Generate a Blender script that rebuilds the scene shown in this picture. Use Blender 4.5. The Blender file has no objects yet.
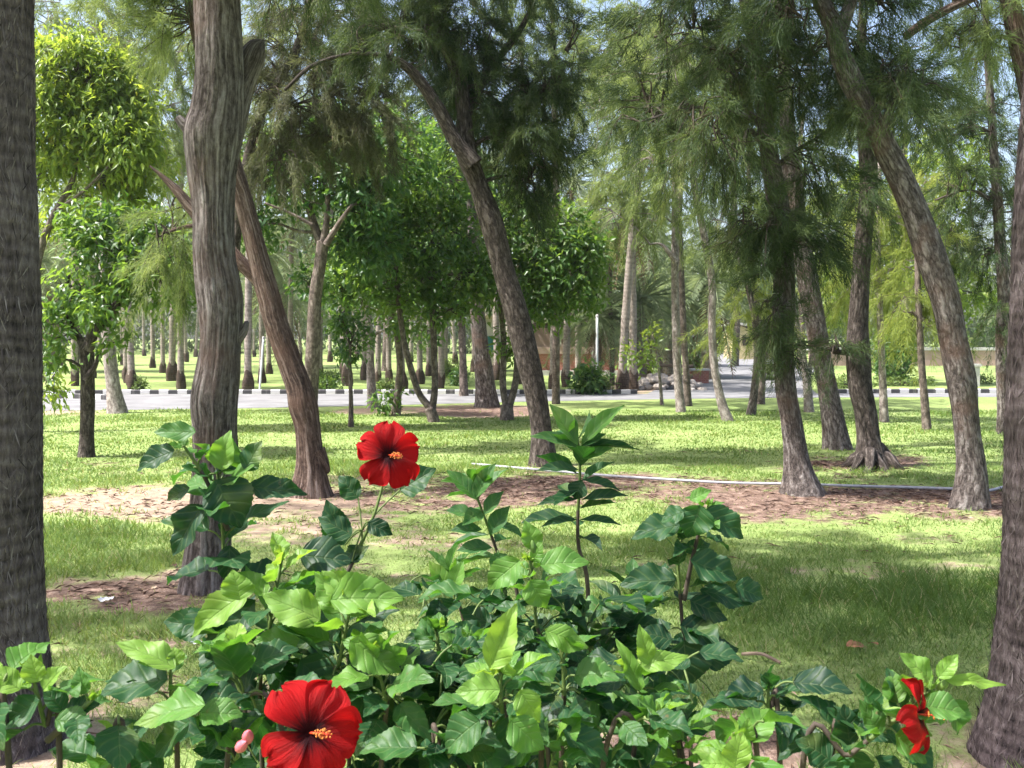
import bpy, math, random
import numpy as np
from mathutils import Vector

# ------------------------------------------------------------------ camera, sky, sun, exposure
S = bpy.context.scene
COL = S.collection
F, CX, CY, HZ, EYE = 1000.0, 512.0, 384.0, 335.0, 1.6
PITCH = math.atan((CY - HZ) / F)
cam_d = bpy.data.cameras.new('camera')
cam_d.sensor_width = 36.0
cam_d.lens = F * 36.0 / 1024.0
cam_d.clip_start, cam_d.clip_end = 0.05, 3000.0
cam_d.dof.use_dof = True
cam_d.dof.focus_distance = 3.0
cam_d.dof.aperture_fstop = 18.0
cam = bpy.data.objects.new('camera', cam_d)
COL.objects.link(cam)
cam.location = (0, 0, EYE)
cam.rotation_euler = (math.pi / 2 - PITCH, 0, 0)
S.camera = cam

SUN_EL = math.radians(57)
SUN_H = np.array([-0.93, -0.20]); SUN_H /= np.linalg.norm(SUN_H)
SUN_DIR = Vector((SUN_H[0] * math.cos(SUN_EL), SUN_H[1] * math.cos(SUN_EL), math.sin(SUN_EL)))
W = bpy.data.worlds.new('World'); S.world = W
W.use_nodes = True
wn = W.node_tree
sky = wn.nodes.new('ShaderNodeTexSky')
sky.sky_type = 'NISHITA'
sky.sun_disc = False
sky.sun_elevation = SUN_EL
sky.sun_rotation = math.atan2(SUN_DIR.x, SUN_DIR.y)
sky.air_density = 1.0; sky.dust_density = 4.5
wn.links.new(sky.outputs[0], wn.nodes['Background'].inputs[0])
wn.nodes['Background'].inputs[1].default_value = 0.15
sd = bpy.data.lights.new('sun', 'SUN')
sd.energy = 5.0; sd.angle = math.radians(0.55); sd.color = (1.0, 0.975, 0.93)
so = bpy.data.objects.new('sun', sd); COL.objects.link(so)
so.rotation_euler = SUN_DIR.to_track_quat('Z', 'Y').to_euler()
S.view_settings.view_transform = 'Standard'
S.view_settings.look = 'None'
S.view_settings.exposure = 1.38
S.view_settings.gamma = 1.0
S.view_settings.use_curve_mapping = False
S.render.engine = 'CYCLES'
S.cycles.use_denoising = True
S.cycles.max_bounces = 7
S.cycles.diffuse_bounces = 3
S.cycles.glossy_bounces = 2
S.cycles.transmission_bounces = 4
S.cycles.transparent_max_bounces = 4
S.cycles.caustics_reflective = False
S.cycles.caustics_refractive = False

# ------------------------------------------------------------------ helpers
rng = np.random.default_rng(7)
random.seed(7)
cp, sp_ = math.cos(PITCH), math.sin(PITCH)


def P(px, py, d):
    """world point at world distance d along +Y seen at a pixel"""
    sx, sy = (px - CX) / F, (CY - py) / F
    v = np.array([sx, cp + sy * sp_, -sp_ + sy * cp])
    return v / v[1] * d + np.array([0, 0, EYE])


def G(px, py):
    """ground point under a pixel"""
    sx, sy = (px - CX) / F, (CY - py) / F
    v = np.array([sx, cp + sy * sp_, -sp_ + sy * cp])
    k = -EYE / v[2]
    return v * k + np.array([0, 0, EYE])


def proj(x, y):
    """pixel of ground points (arrays)"""
    y = np.maximum(y, 0.6)
    zc = y * cp + EYE * sp_
    yc = y * sp_ - EYE * cp
    return CX + x / zc * F, CY - yc / zc * F


def hash3(i, j, k, seed):
    n = (i * 374761393 + j * 668265263 + k * 2147483647 + seed * 1274126177) & 0xffffffff
    n = ((n ^ (n >> 13)) * 1274126177) & 0xffffffff
    n = (n ^ (n >> 16)) & 0xffffffff
    return n / 4294967295.0


def vn(p, seed=0):
    """3D value noise 0..1"""
    p = np.asarray(p, float)
    f = np.floor(p).astype(np.int64)
    t = p - f
    t = t * t * (3 - 2 * t)
    out = 0
    for a in (0, 1):
        for b in (0, 1):
            for c in (0, 1):
                w = (t[..., 0] if a else 1 - t[..., 0]) * (t[..., 1] if b else 1 - t[..., 1]) * (t[..., 2] if c else 1 - t[..., 2])
                out = out + w * hash3(f[..., 0] + a, f[..., 1] + b, f[..., 2] + c, seed)
    return out


def fbm(p, seed=0, o=3):
    s, a, t = 0, 0.5, 0
    p = np.asarray(p, float)
    for k in range(o):
        s = s + a * vn(p * 2 ** k, seed + k); t += a; a *= 0.5
    return s / t


def unit(v):
    v = np.asarray(v, float)
    return v / np.maximum(np.linalg.norm(v, axis=-1, keepdims=True), 1e-9)


class MB:
    """collects geometry for one mesh"""
    def __init__(self):
        self.v, self.f3, self.f4, self.at, self.n = [], [], [], {}, 0
        self.m3, self.m4 = [], []

    def add(self, v, f3=None, f4=None, mat=0, **at):
        v = np.asarray(v, float).reshape(-1, 3)
        m = len(v)
        for k in set(list(at) + list(self.at)):
            a = at.get(k)
            if k not in self.at:
                self.at[k] = []
            if a is None:
                a = np.zeros(m)
            a = np.asarray(a, float)
            if a.ndim == 0:
                a = np.full(m, float(a))
            self.at[k].append((self.n, a))
        if f3 is not None and len(f3):
            self.f3.append(np.asarray(f3, np.int64).reshape(-1, 3) + self.n); self.m3.append(np.full(len(self.f3[-1]), mat))
        if f4 is not None and len(f4):
            self.f4.append(np.asarray(f4, np.int64).reshape(-1, 4) + self.n); self.m4.append(np.full(len(self.f4[-1]), mat))
        self.v.append(v); self.n += m
        return self

    def box(self, lo, hi, mat=0):
        (x0, y0, z0), (x1, y1, z1) = lo, hi
        v = [(x0, y0, z0), (x1, y0, z0), (x1, y1, z0), (x0, y1, z0), (x0, y0, z1), (x1, y0, z1), (x1, y1, z1), (x0, y1, z1)]
        f = [(0, 3, 2, 1), (4, 5, 6, 7), (0, 1, 5, 4), (1, 2, 6, 5), (2, 3, 7, 6), (3, 0, 4, 7)]
        return self.add(v, None, f, mat)

    def build(self, name, mats, parent=None, loc=(0, 0, 0), smooth=False):
        """vertices are in world space; loc is the object's origin in world space"""
        me = bpy.data.meshes.new(name)
        v = np.concatenate(self.v) - np.asarray(loc, float)
        t = np.concatenate(self.f3) if self.f3 else np.zeros((0, 3), np.int64)
        q = np.concatenate(self.f4) if self.f4 else np.zeros((0, 4), np.int64)
        loops = np.concatenate([t.ravel(), q.ravel()])
        st = np.concatenate([np.arange(len(t)) * 3, len(t) * 3 + np.arange(len(q)) * 4])
        me.vertices.add(len(v)); me.vertices.foreach_set('co', v.astype(np.float32).ravel())
        me.loops.add(len(loops)); me.loops.foreach_set('vertex_index', loops.astype(np.int32))
        me.polygons.add(len(st)); me.polygons.foreach_set('loop_start', st.astype(np.int32))
        mi = np.concatenate(self.m3 + self.m4).astype(np.int32)
        me.polygons.foreach_set('material_index', mi)
        me.polygons.foreach_set('use_smooth', np.full(len(st), smooth))
        me.update(calc_edges=True)
        for k, parts in self.at.items():
            dim = max((a.ndim for _, a in parts), default=1)
            full = np.zeros((len(v), 3) if dim == 2 else len(v), np.float32)
            for s0, a in parts:
                if a.ndim == dim:
                    full[s0:s0 + len(a)] = a
            if dim == 2:
                A = me.attributes.new(k, 'FLOAT_VECTOR', 'POINT'); A.data.foreach_set('vector', full.ravel())
            else:
                A = me.attributes.new(k, 'FLOAT', 'POINT'); A.data.foreach_set('value', full)
        for m in (mats if isinstance(mats, (list, tuple)) else [mats]):
            me.materials.append(m)
        o = bpy.data.objects.new(name, me)
        COL.objects.link(o)
        if parent is not None:
            o.parent = parent
            o.location = np.asarray(loc, float) - np.asarray(parent['_w'], float)
        else:
            o.location = loc
        o['_w'] = [float(c) for c in loc]
        return o


def tag(o, label, cat, group=None, kind=None):
    if label: o['label'] = label
    if cat: o['category'] = cat
    if group: o['group'] = group
    if kind: o['kind'] = kind
    return o


def thing(name, loc, label, cat, group=None):
    o = bpy.data.objects.new(name, None)
    o.empty_display_size = 0.2
    COL.objects.link(o)
    o.location = loc
    o['_w'] = [float(c) for c in loc]
    return tag(o, label, cat, group)


def dup(root, loc, rz, label, group, scale=1.0):
    r = root.copy(); COL.objects.link(r)
    r.location = loc; r.rotation_euler = (0, 0, rz); r.scale = (scale,) * 3
    r['label'] = label
    r['group'] = group
    for ch in list(root.children):
        c = ch.copy(); COL.objects.link(c); c.parent = r
        for g in list(ch.children):
            e = g.copy(); COL.objects.link(e); e.parent = c
    return r


def catmull(pts, per=6):
    pts = np.asarray(pts, float)
    if len(pts) < 3:
        t = np.linspace(0, 1, per + 1)[:, None]
        return pts[0] * (1 - t) + pts[-1] * t
    Q = np.vstack([2 * pts[0] - pts[1], pts, 2 * pts[-1] - pts[-2]])
    out = []
    for i in range(1, len(Q) - 2):
        p0, p1, p2, p3 = Q[i - 1], Q[i], Q[i + 1], Q[i + 2]
        for t in np.linspace(0, 1, per, endpoint=False):
            out.append(0.5 * ((2 * p1) + (-p0 + p2) * t + (2 * p0 - 5 * p1 + 4 * p2 - p3) * t * t + (-p0 + 3 * p1 - 3 * p2 + p3) * t ** 3))
    out.append(Q[-2])
    return np.array(out)


def tube(mb, pts, rad, seg=8, mat=0, disp=None, cap=True, var=0.5):
    """tapered tube; writes attribute bk = straightened bark coordinates"""
    pts = np.asarray(pts, float); rad = np.asarray(rad, float)
    n = len(pts)
    T = unit(np.gradient(pts, axis=0))
    a = np.array([1.0, 0, 0]) if abs(T[0][0]) < 0.8 else np.array([0, 1.0, 0])
    u = unit(a - T[0] * np.dot(a, T[0]))
    U = []
    for i in range(n):
        u = unit(u - T[i] * np.dot(u, T[i])); U.append(u)
    U = np.array(U); V = np.cross(T, U)
    s = np.concatenate([[0], np.cumsum(np.linalg.norm(np.diff(pts, axis=0), axis=1))])
    th = np.linspace(0, 2 * np.pi, seg, endpoint=False)
    c, sn = np.cos(th), np.sin(th)
    R = rad[:, None] * np.ones((1, seg))
    r0 = max(rad.max() * 0.6, 1e-4)
    bk = np.stack([np.broadcast_to(c * r0, (n, seg)), np.broadcast_to(sn * r0, (n, seg)), np.broadcast_to(s[:, None], (n, seg))], -1)
    if disp is not None:
        R = R + disp(bk, np.broadcast_to(th, (n, seg)), s[:, None], R)
    v = pts[:, None, :] + R[..., None] * (c[None, :, None] * U[:, None, :] + sn[None, :, None] * V[:, None, :])
    i, j = np.meshgrid(np.arange(n - 1), np.arange(seg), indexing='ij')
    j2 = (j + 1) % seg
    f = np.stack([i * seg + j, i * seg + j2, (i + 1) * seg + j2, (i + 1) * seg + j], -1).reshape(-1, 4)
    vv = v.reshape(-1, 3); b = bk.reshape(-1, 3); f3 = None
    if cap:
        vv = np.vstack([vv, pts[-1:] + T[-1] * rad[-1] * 0.5]); b = np.vstack([b, [[0, 0, s[-1]]]])
        k = (n - 1) * seg
        f3 = [(k + q, k + (q + 1) % seg, n * seg) for q in range(seg)]
    mb.add(vv, f3, f, mat, bk=b, var=var)
    return pts


def leaves(mb, tv, tf3, pos, dr, nr, L, Wd, var, mat=0, curl=None, lf=None):
    """batch of leaves from a template tv (side, along, up) with triangles tf3"""
    dr = unit(dr); nr = unit(nr - dr * np.sum(nr * dr, 1, keepdims=True)); sd_ = np.cross(dr, nr)
    N, K = len(pos), len(tv)
    L = np.broadcast_to(L, N)[:, None, None]; Wd = np.broadcast_to(Wd, N)[:, None, None]
    z = tv[None, :, 2:3] * L
    if curl is not None:
        z = z - (tv[None, :, 1:2] ** 2) * np.asarray(curl)[:, None, None] * L
    v = pos[:, None, :] + tv[None, :, 0:1] * Wd * sd_[:, None, :] + tv[None, :, 1:2] * L * dr[:, None, :] + z * nr[:, None, :]
    f = (np.asarray(tf3)[None] + (np.arange(N) * K)[:, None, None]).reshape(-1, 3)
    at = dict(var=np.repeat(np.broadcast_to(var, N), K))
    if lf is not None:
        at['lf'] = np.tile(lf, (N, 1))
    mb.add(v.reshape(-1, 3), f, None, mat, **at)


LEAF_V = np.array([(0, 0, 0), (-.5, .42, .06), (0, .45, -.02), (.5, .42, .06), (0, 1, -.12)], float)
LEAF_F = np.array([(0, 2, 1), (0, 3, 2), (1, 2, 4), (2, 3, 4)])
NEED_V = np.array([(-.5, 0, 0), (.5, 0, 0), (0, 1, 0)], float)
NEED_F = np.array([(0, 1, 2)])


# ------------------------------------------------------------------ materials
class N:
    def __init__(self, name):
        self.m = bpy.data.materials.new(name); self.m.use_nodes = True
        self.t = self.m.node_tree; self.t.nodes.clear()
        self.out = self.t.nodes.new('ShaderNodeOutputMaterial')

    def n(self, kind, ins=None, **kw):
        nd = self.t.nodes.new('ShaderNode' + kind)
        for k, v in kw.items():
            setattr(nd, k, v)
        for k, v in (ins or {}).items():
            if isinstance(v, bpy.types.NodeSocket):
                self.t.links.new(v, nd.inputs[k])
            else:
                nd.inputs[k].default_value = v
        return nd

    def attr(self, name, o='Fac'):
        return self.n('Attribute', attribute_name=name).outputs[o]

    def ramp(self, fac, stops):
        r = self.n('ValToRGB', {'Fac': fac})
        el = r.color_ramp.elements
        while len(el) > len(stops): el.remove(el[-1])
        while len(el) < len(stops): el.new(0.5)
        for e, (p, c) in zip(el, stops):
            e.position = p; e.color = (*c, 1) if len(c) == 3 else c
        return r.outputs['Color']

    def noise(self, vec, scale, detail=4, rough=0.55):
        ins = {'Scale': scale, 'Detail': detail, 'Roughness': rough}
        if vec is not None: ins['Vector'] = vec
        return self.n('TexNoise', ins).outputs['Fac']

    def mapv(self, vec, scale):
        return self.n('Mapping', {'Vector': vec, 'Scale': scale}).outputs[0]

    def mix(self, f, a, b, mode='MIX'):
        nd = self.n('Mix', data_type='RGBA', blend_type=mode)
        for i, v in ((0, f), (6, a), (7, b)):
            if isinstance(v, bpy.types.NodeSocket): self.t.links.new(v, nd.inputs[i])
            else: nd.inputs[i].default_value = v if i == 0 else ((*v, 1) if len(v) == 3 else v)
        return nd.outputs[2]

    def math(self, op, a, b=0.5, c=None):
        nd = self.n('Math', operation=op)
        for i, v in enumerate((a, b) if c is None else (a, b, c)):
            if isinstance(v, bpy.types.NodeSocket): self.t.links.new(v, nd.inputs[i])
            else: nd.inputs[i].default_value = v
        return nd.outputs[0]

    def bump(self, h, dist, strength=1.0):
        return self.n('Bump', {'Height': h, 'Distance': dist, 'Strength': strength}).outputs[0]

    def pbr(self, col, rough=0.8, normal=None, spec=0.3):
        ins = {'Base Color': col if isinstance(col, bpy.types.NodeSocket) else (*col, 1), 'Roughness': rough, 'Specular IOR Level': spec}
        if normal is not None: ins['Normal'] = normal
        return self.n('BsdfPrincipled', ins).outputs[0]

    def done(self, sh):
        self.t.links.new(sh, self.out.inputs[0]); return self.m


def leaf_mat(name, stops, trans_stops, tfac=0.4, rough=0.5, spec=0.3, patch=0.0):
    m = N(name)
    var = m.attr('var')
    if patch:
        g = m.n('TexCoord').outputs['Object']
        nz = m.noise(g, patch, 2)
        var = m.math('ADD', var, m.math('MULTIPLY', m.math('SUBTRACT', nz, 0.5), 0.9))
    a = m.pbr(m.ramp(var, stops), rough, None, spec)
    b = m.n('BsdfTranslucent', {'Color': m.ramp(var, trans_stops)}).outputs[0]
    mx = m.n('MixShader', {0: tfac, 1: a, 2: b})
    return m.done(mx.outputs[0])


M = {}
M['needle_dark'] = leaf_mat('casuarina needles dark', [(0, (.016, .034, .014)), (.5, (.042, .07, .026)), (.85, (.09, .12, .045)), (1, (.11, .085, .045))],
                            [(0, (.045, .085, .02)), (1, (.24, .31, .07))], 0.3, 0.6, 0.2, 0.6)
M['needle_grey'] = leaf_mat('casuarina needles grey green', [(0, (.06, .09, .036)), (.5, (.14, .185, .07)), (.85, (.23, .275, .11)), (1, (.23, .19, .11))],
                            [(0, (.14, .2, .045)), (1, (.44, .52, .13))], 0.46, 0.6, 0.2, 0.5)
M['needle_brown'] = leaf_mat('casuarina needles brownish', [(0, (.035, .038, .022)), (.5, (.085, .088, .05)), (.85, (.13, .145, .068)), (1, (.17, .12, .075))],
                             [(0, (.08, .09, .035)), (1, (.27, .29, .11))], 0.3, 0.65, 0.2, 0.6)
M['needle_lime'] = leaf_mat('casuarina needles yellow green', [(0, (.12, .16, .035)), (.5, (.21, .26, .06)), (1, (.31, .33, .09))],
                            [(0, (.22, .28, .05)), (1, (.5, .54, .12))], 0.48, 0.6, 0.2, 0.5)
M['leaf_dark'] = leaf_mat('broad leaves dark', [(0, (.02, .06, .02)), (.5, (.045, .12, .034)), (.85, (.095, .185, .045)), (1, (.14, .22, .055))],
                          [(0, (.07, .19, .02)), (1, (.32, .48, .06))], 0.45, 0.4, 0.42, 0.5)
M['leaf_mid'] = leaf_mat('broad leaves green', [(0, (.03, .075, .016)), (.5, (.065, .14, .028)), (.85, (.12, .2, .04)), (1, (.17, .23, .05))],
                         [(0, (.1, .22, .02)), (1, (.36, .5, .06))], 0.46, 0.4, 0.42, 0.5)
M['leaf_lime'] = leaf_mat('broad leaves yellow green', [(0, (.06, .11, .02)), (.5, (.14, .22, .035)), (.85, (.24, .31, .05)), (1, (.2, .1, .04))],
                          [(0, (.2, .32, .03)), (1, (.55, .62, .07))], 0.5, 0.4, 0.42, 0.6)
M['frond'] = leaf_mat('palm fronds', [(0, (.1, .14, .08)), (.5, (.19, .24, .14)), (1, (.3, .33, .2))],
                      [(0, (.18, .25, .09)), (1, (.42, .48, .2))], 0.42, 0.45, 0.4, 0)
M['frond_dry'] = leaf_mat('dry palm fronds', [(0, (.1, .07, .045)), (1, (.26, .18, .11))], [(0, (.12, .08, .04)), (1, (.28, .2, .1))], 0.25, 0.7, 0.2, 0)
M['far_leaf'] = leaf_mat('far foliage', [(0, (.05, .075, .04)), (.5, (.1, .13, .07)), (1, (.17, .2, .1))],
                         [(0, (.09, .13, .05)), (1, (.27, .31, .11))], 0.36, 0.6, 0.2, 0.12)
M['hedge_leaf'] = leaf_mat('hedge leaves', [(0, (.05, .09, .025)), (1, (.16, .22, .05))], [(0, (.12, .2, .03)), (1, (.32, .4, .07))], 0.38, 0.5, 0.3, 0)
M['grass'] = leaf_mat('grass blades', [(0, (.085, .155, .03)), (.45, (.165, .262, .068)), (.8, (.262, .335, .115)), (1, (.42, .37, .2))],
                      [(0, (.12, .2, .025)), (.7, (.32, .38, .08)), (1, (.4, .32, .14))], 0.38, 0.55, 0.25, 0)


def bark(name, dark, mid, light, streak=(18, 18, 2.4), bump=0.012, red=None, fine=1.0):
    m = N(name)
    v = m.attr('bk', 'Vector')
    w = m.n('VectorMath', {0: v, 1: m.n('VectorMath', {0: m.n('TexNoise', {'Vector': v, 'Scale': 3.5, 'Detail': 2}).outputs['Color'], 3: 0.035}, operation='SCALE').outputs[0]}, operation='ADD').outputs[0]
    n1 = m.noise(m.mapv(w, (streak[0], streak[1], streak[2] * 1.7)), 1.0, 9, 0.68)
    crack = m.math('MINIMUM', m.math('MULTIPLY', m.math('ABSOLUTE', m.math('SUBTRACT', m.noise(m.mapv(w, (streak[0] * .8, streak[1] * .8, streak[2] * .8)), 1.0, 5, .6), 0.5)), 7.0), 1.0)
    n2 = m.noise(v, 2.2, 3)
    n3 = m.noise(m.mapv(v, (48 * fine, 48 * fine, 26 * fine)), 1.0, 6, 0.75)
    h = m.math('ADD', m.math('MULTIPLY', n1, 0.8), m.math('ADD', m.math('MULTIPLY', crack, 0.5), m.math('MULTIPLY', n3, 0.55)))
    plate = m.noise(m.mapv(w, (24, 24, 8)), 1.0, 8, 0.72)
    plate = m.math('MINIMUM', m.math('MULTIPLY', m.math('ABSOLUTE', m.math('SUBTRACT', plate, 0.5)), 9.0), 1.0)
    h = m.math('ADD', m.math('MULTIPLY', h, 0.88), m.math('MULTIPLY', plate, 0.22))
    col = m.ramp(m.math('MULTIPLY', h, 0.59), [(0.34, dark), (0.53, mid), (0.72, light)])
    if red:
        msk = m.ramp(n2, [(0.5, (0, 0, 0)), (0.68, (1, 1, 1))])
        col = m.mix(m.math('MULTIPLY', msk, 0.75), col, red, 'MIX')
        col = m.mix(m.math('MULTIPLY', m.math('SUBTRACT', 0.62, n1), 0.8), col, dark)
    return m.done(m.pbr(col, 0.9, m.bump(h, bump), 0.15))


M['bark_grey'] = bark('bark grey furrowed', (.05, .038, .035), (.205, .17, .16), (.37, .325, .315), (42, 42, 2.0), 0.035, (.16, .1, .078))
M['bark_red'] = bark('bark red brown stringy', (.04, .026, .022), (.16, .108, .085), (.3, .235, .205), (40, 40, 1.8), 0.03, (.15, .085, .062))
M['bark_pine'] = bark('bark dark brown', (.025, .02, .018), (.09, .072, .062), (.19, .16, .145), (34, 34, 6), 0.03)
M['bark_casu'] = bark('bark grey brown fissured', (.035, .028, .026), (.15, .125, .115), (.29, .26, .245), (34, 34, 6), 0.03, (.16, .095, .07))
M['bark_pale'] = bark('bark pale grey', (.1, .08, .072), (.27, .23, .215), (.42, .375, .36), (18, 18, 5), 0.008)
M['bark_thin'] = bark('bark grey smooth', (.05, .04, .034), (.14, .11, .095), (.25, .21, .185), (20, 20, 6), 0.006)


def palm_bark(name, dark, mid, light, ring=16.0, fib=90.0, bump=0.012):
    m = N(name)
    v = m.attr('bk', 'Vector')
    dist = m.noise(m.mapv(v, (4, 4, 5)), 1.0, 4)
    sep = m.n('SeparateXYZ', {0: v}).outputs
    zz = m.math('ADD', m.math('MULTIPLY', sep[2], ring * 1.6), m.math('MULTIPLY', dist, 2.2))
    saw = m.math('ABSOLUTE', m.math('SUBTRACT', m.math('FRACT', zz), 0.5))
    hor = m.noise(m.mapv(m.n('VectorRotate', {'Vector': v, 'Axis': (.3, 1, 0), 'Angle': .5}, rotation_type='AXIS_ANGLE').outputs[0], (26, 26, 34)), 1.0, 6, 0.75)
    fibn = m.noise(m.mapv(v, (fib, fib, 11)), 1.0, 6, 0.72)
    big = m.noise(v, 4.0, 4)
    h = m.math('ADD', m.math('MULTIPLY', saw, 0.22), m.math('ADD', m.math('MULTIPLY', fibn, 0.8), m.math('ADD', m.math('MULTIPLY', big, 0.3), m.math('MULTIPLY', hor, .5))))
    c = m.ramp(m.math('ADD', m.math('MULTIPLY', fibn, 0.55), m.math('ADD', m.math('MULTIPLY', saw, 0.16), m.math('ADD', m.math('MULTIPLY', big, 0.32), m.math('MULTIPLY', hor, .18)))),
               [(0.42, dark), (0.57, mid), (0.76, light)])
    return m.done(m.pbr(c, 0.9, m.bump(h, bump), 0.12))


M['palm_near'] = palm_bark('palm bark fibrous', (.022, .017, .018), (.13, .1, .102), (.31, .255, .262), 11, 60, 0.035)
M['palm_far'] = palm_bark('palm bark pale', (.11, .088, .075), (.25, .21, .185), (.37, .325, .29), 6, 40, 0.01)
M['palm_boot'] = palm_bark('palm root boot dark', (.025, .018, .014), (.07, .05, .04), (.13, .1, .08), 10, 50, 0.02)


_m = N('palm fibres')
M['palm_fibre'] = _m.done(_m.pbr(_m.ramp(_m.attr('var'), [(0, (.03, .023, .024)), (.5, (.115, .09, .092)), (1, (.27, .225, .23))]), .9, None, .1))


def ground_mat():
    m = N('lawn and bare earth')
    g = m.n('TexCoord').outputs['Object']
    dirt, red = m.attr('dirt'), m.attr('red')
    nb = m.noise(g, 0.35, 4)
    nf = m.noise(g, 9.0, 6, 0.65)
    nff = m.noise(m.mapv(g, (1.0, .55, 1.0)), 85.0, 6, 0.8)
    gcol = m.ramp(m.math('ADD', m.math('MULTIPLY', nb, 0.5), m.math('MULTIPLY', nf, 0.5)),
                  [(0.3, (.14, .2, .06)), (0.5, (.215, .285, .092)), (0.68, (.3, .35, .14))])
    gcol = m.mix(m.ramp(nff, [(0.35, (1, 1, 1)), (0.5, (0, 0, 0))]), gcol, (.075, .075, .03))
    sand = m.ramp(m.math('ADD', m.math('MULTIPLY', nf, 0.6), m.math('MULTIPLY', nff, 0.4)),
                  [(0.33, (.13, .09, .072)), (0.5, (.285, .21, .155)), (0.66, (.43, .34, .265))])
    litter = m.ramp(m.math('ADD', m.math('MULTIPLY', nf, 0.5), m.math('MULTIPLY', nff, 0.5)),
                    [(0.4, (.05, .034, .027)), (0.5, (.155, .1, .078)), (0.6, (.31, .225, .18))])
    earth = m.mix(m.ramp(m.math('ADD', red, m.math('MULTIPLY', m.math('SUBTRACT', nf, 0.5), 0.9)), [(0.35, (0, 0, 0)), (0.65, (1, 1, 1))]), sand, litter)
    k = m.ramp(m.math('ADD', dirt, m.math('MULTIPLY', m.math('SUBTRACT', m.noise(g, 3.0, 8, 0.75), 0.5), 1.9)), [(0.36, (0, 0, 0)), (0.66, (1, 1, 1))])
    col = m.mix(k, gcol, earth)
    h = m.math('ADD', m.math('MULTIPLY', nf, 0.5), m.math('MULTIPLY', nff, 0.35))
    return m.done(m.pbr(col, 0.95, m.bump(h, 0.03, 0.8), 0.1))


M['ground'] = ground_mat()


def simple(name, c0, c1, scale=6.0, rough=0.8, bump=0.002, spec=0.2):
    m = N(name)
    g = m.n('TexCoord').outputs['Object']
    n = m.noise(g, scale, 5, 0.65)
    return m.done(m.pbr(m.ramp(n, [(0.3, c0), (0.7, c1)]), rough, m.bump(n, bump), spec))


M['asphalt'] = simple('pale worn asphalt', (.12, .118, .122), (.22, .216, .222), 1.2, 0.85, 0.004)
M['concrete'] = simple('pale concrete', (.36, .34, .33), (.52, .5, .48), 5)
M['white_paint'] = simple('white painted metal', (.6, .6, .62), (.76, .76, .77), 8, 0.5)
M['hose'] = simple('pale plastic hose', (.28, .28, .31), (.44, .44, .47), 14, 0.5)
M['twig'] = simple('twig bark', (.03, .022, .018), (.09, .07, .055), 20)
M['twig_pale'] = simple('pale twig bark', (.12, .1, .085), (.26, .22, .2), 20)
M['wood'] = simple('weathered wood', (.1, .07, .05), (.22, .16, .12), 14)
M['dark_wood'] = simple('dark stained wood', (.035, .025, .02), (.075, .055, .045), 14)
M['rock'] = simple('pale rock', (.22, .19, .165), (.42, .37, .33), 5, 0.9, 0.03)
M['yellow_wall'] = simple('yellow rendered wall', (.42, .34, .18), (.52, .43, .25), 3)
M['teal'] = simple('teal painted board', (.03, .13, .12), (.05, .18, .165), 5, 0.5)
M['pink_wall'] = simple('pink rendered wall', (.33, .22, .185), (.44, .31, .27), 3)
M['cream'] = simple('cream wall', (.5, .45, .37), (.6, .55, .46), 3)
M['dry_leaf'] = simple('dry brown leaf', (.16, .07, .035), (.3, .15, .08), 40, 0.7)
M['paper'] = simple('white paper scrap', (.6, .6, .62), (.75, .75, .77), 20, 0.7)


def brick_mat():
    m = N('red brick wall')
    g = m.n('TexCoord').outputs['Object']
    r = m.n('Mapping', {'Vector': g, 'Rotation': (math.pi / 2, 0, 0)}).outputs[0]
    b = m.n('TexBrick', {'Vector': r, 'Color1': (.34, .12, .085, 1), 'Color2': (.26, .095, .07, 1), 'Mortar': (.38, .27, .22, 1), 'Scale': 4.0, 'Mortar Size': 0.015}).outputs['Color']
    return m.done(m.pbr(b, 0.85))


M['brick'] = brick_mat()


def kerb_mat():
    m = N('black and white painted kerb')
    v = m.attr('bk', 'Vector')
    s = m.n('SeparateXYZ', {0: v}).outputs[0]
    n = m.noise(v, 7.0, 4)
    k = m.math('GREATER_THAN', m.math('FRACT', m.math('MULTIPLY', s, 1 / 0.5)), 0.5)
    c = m.mix(k, (.06, .058, .06), (.56, .54, .53))
    c = m.mix(m.ramp(n, [(0.55, (0, 0, 0)), (0.75, (.6, .6, .6))]), c, (.3, .28, .26))
    return m.done(m.pbr(c, 0.8))


M['kerb'] = kerb_mat()


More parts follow.
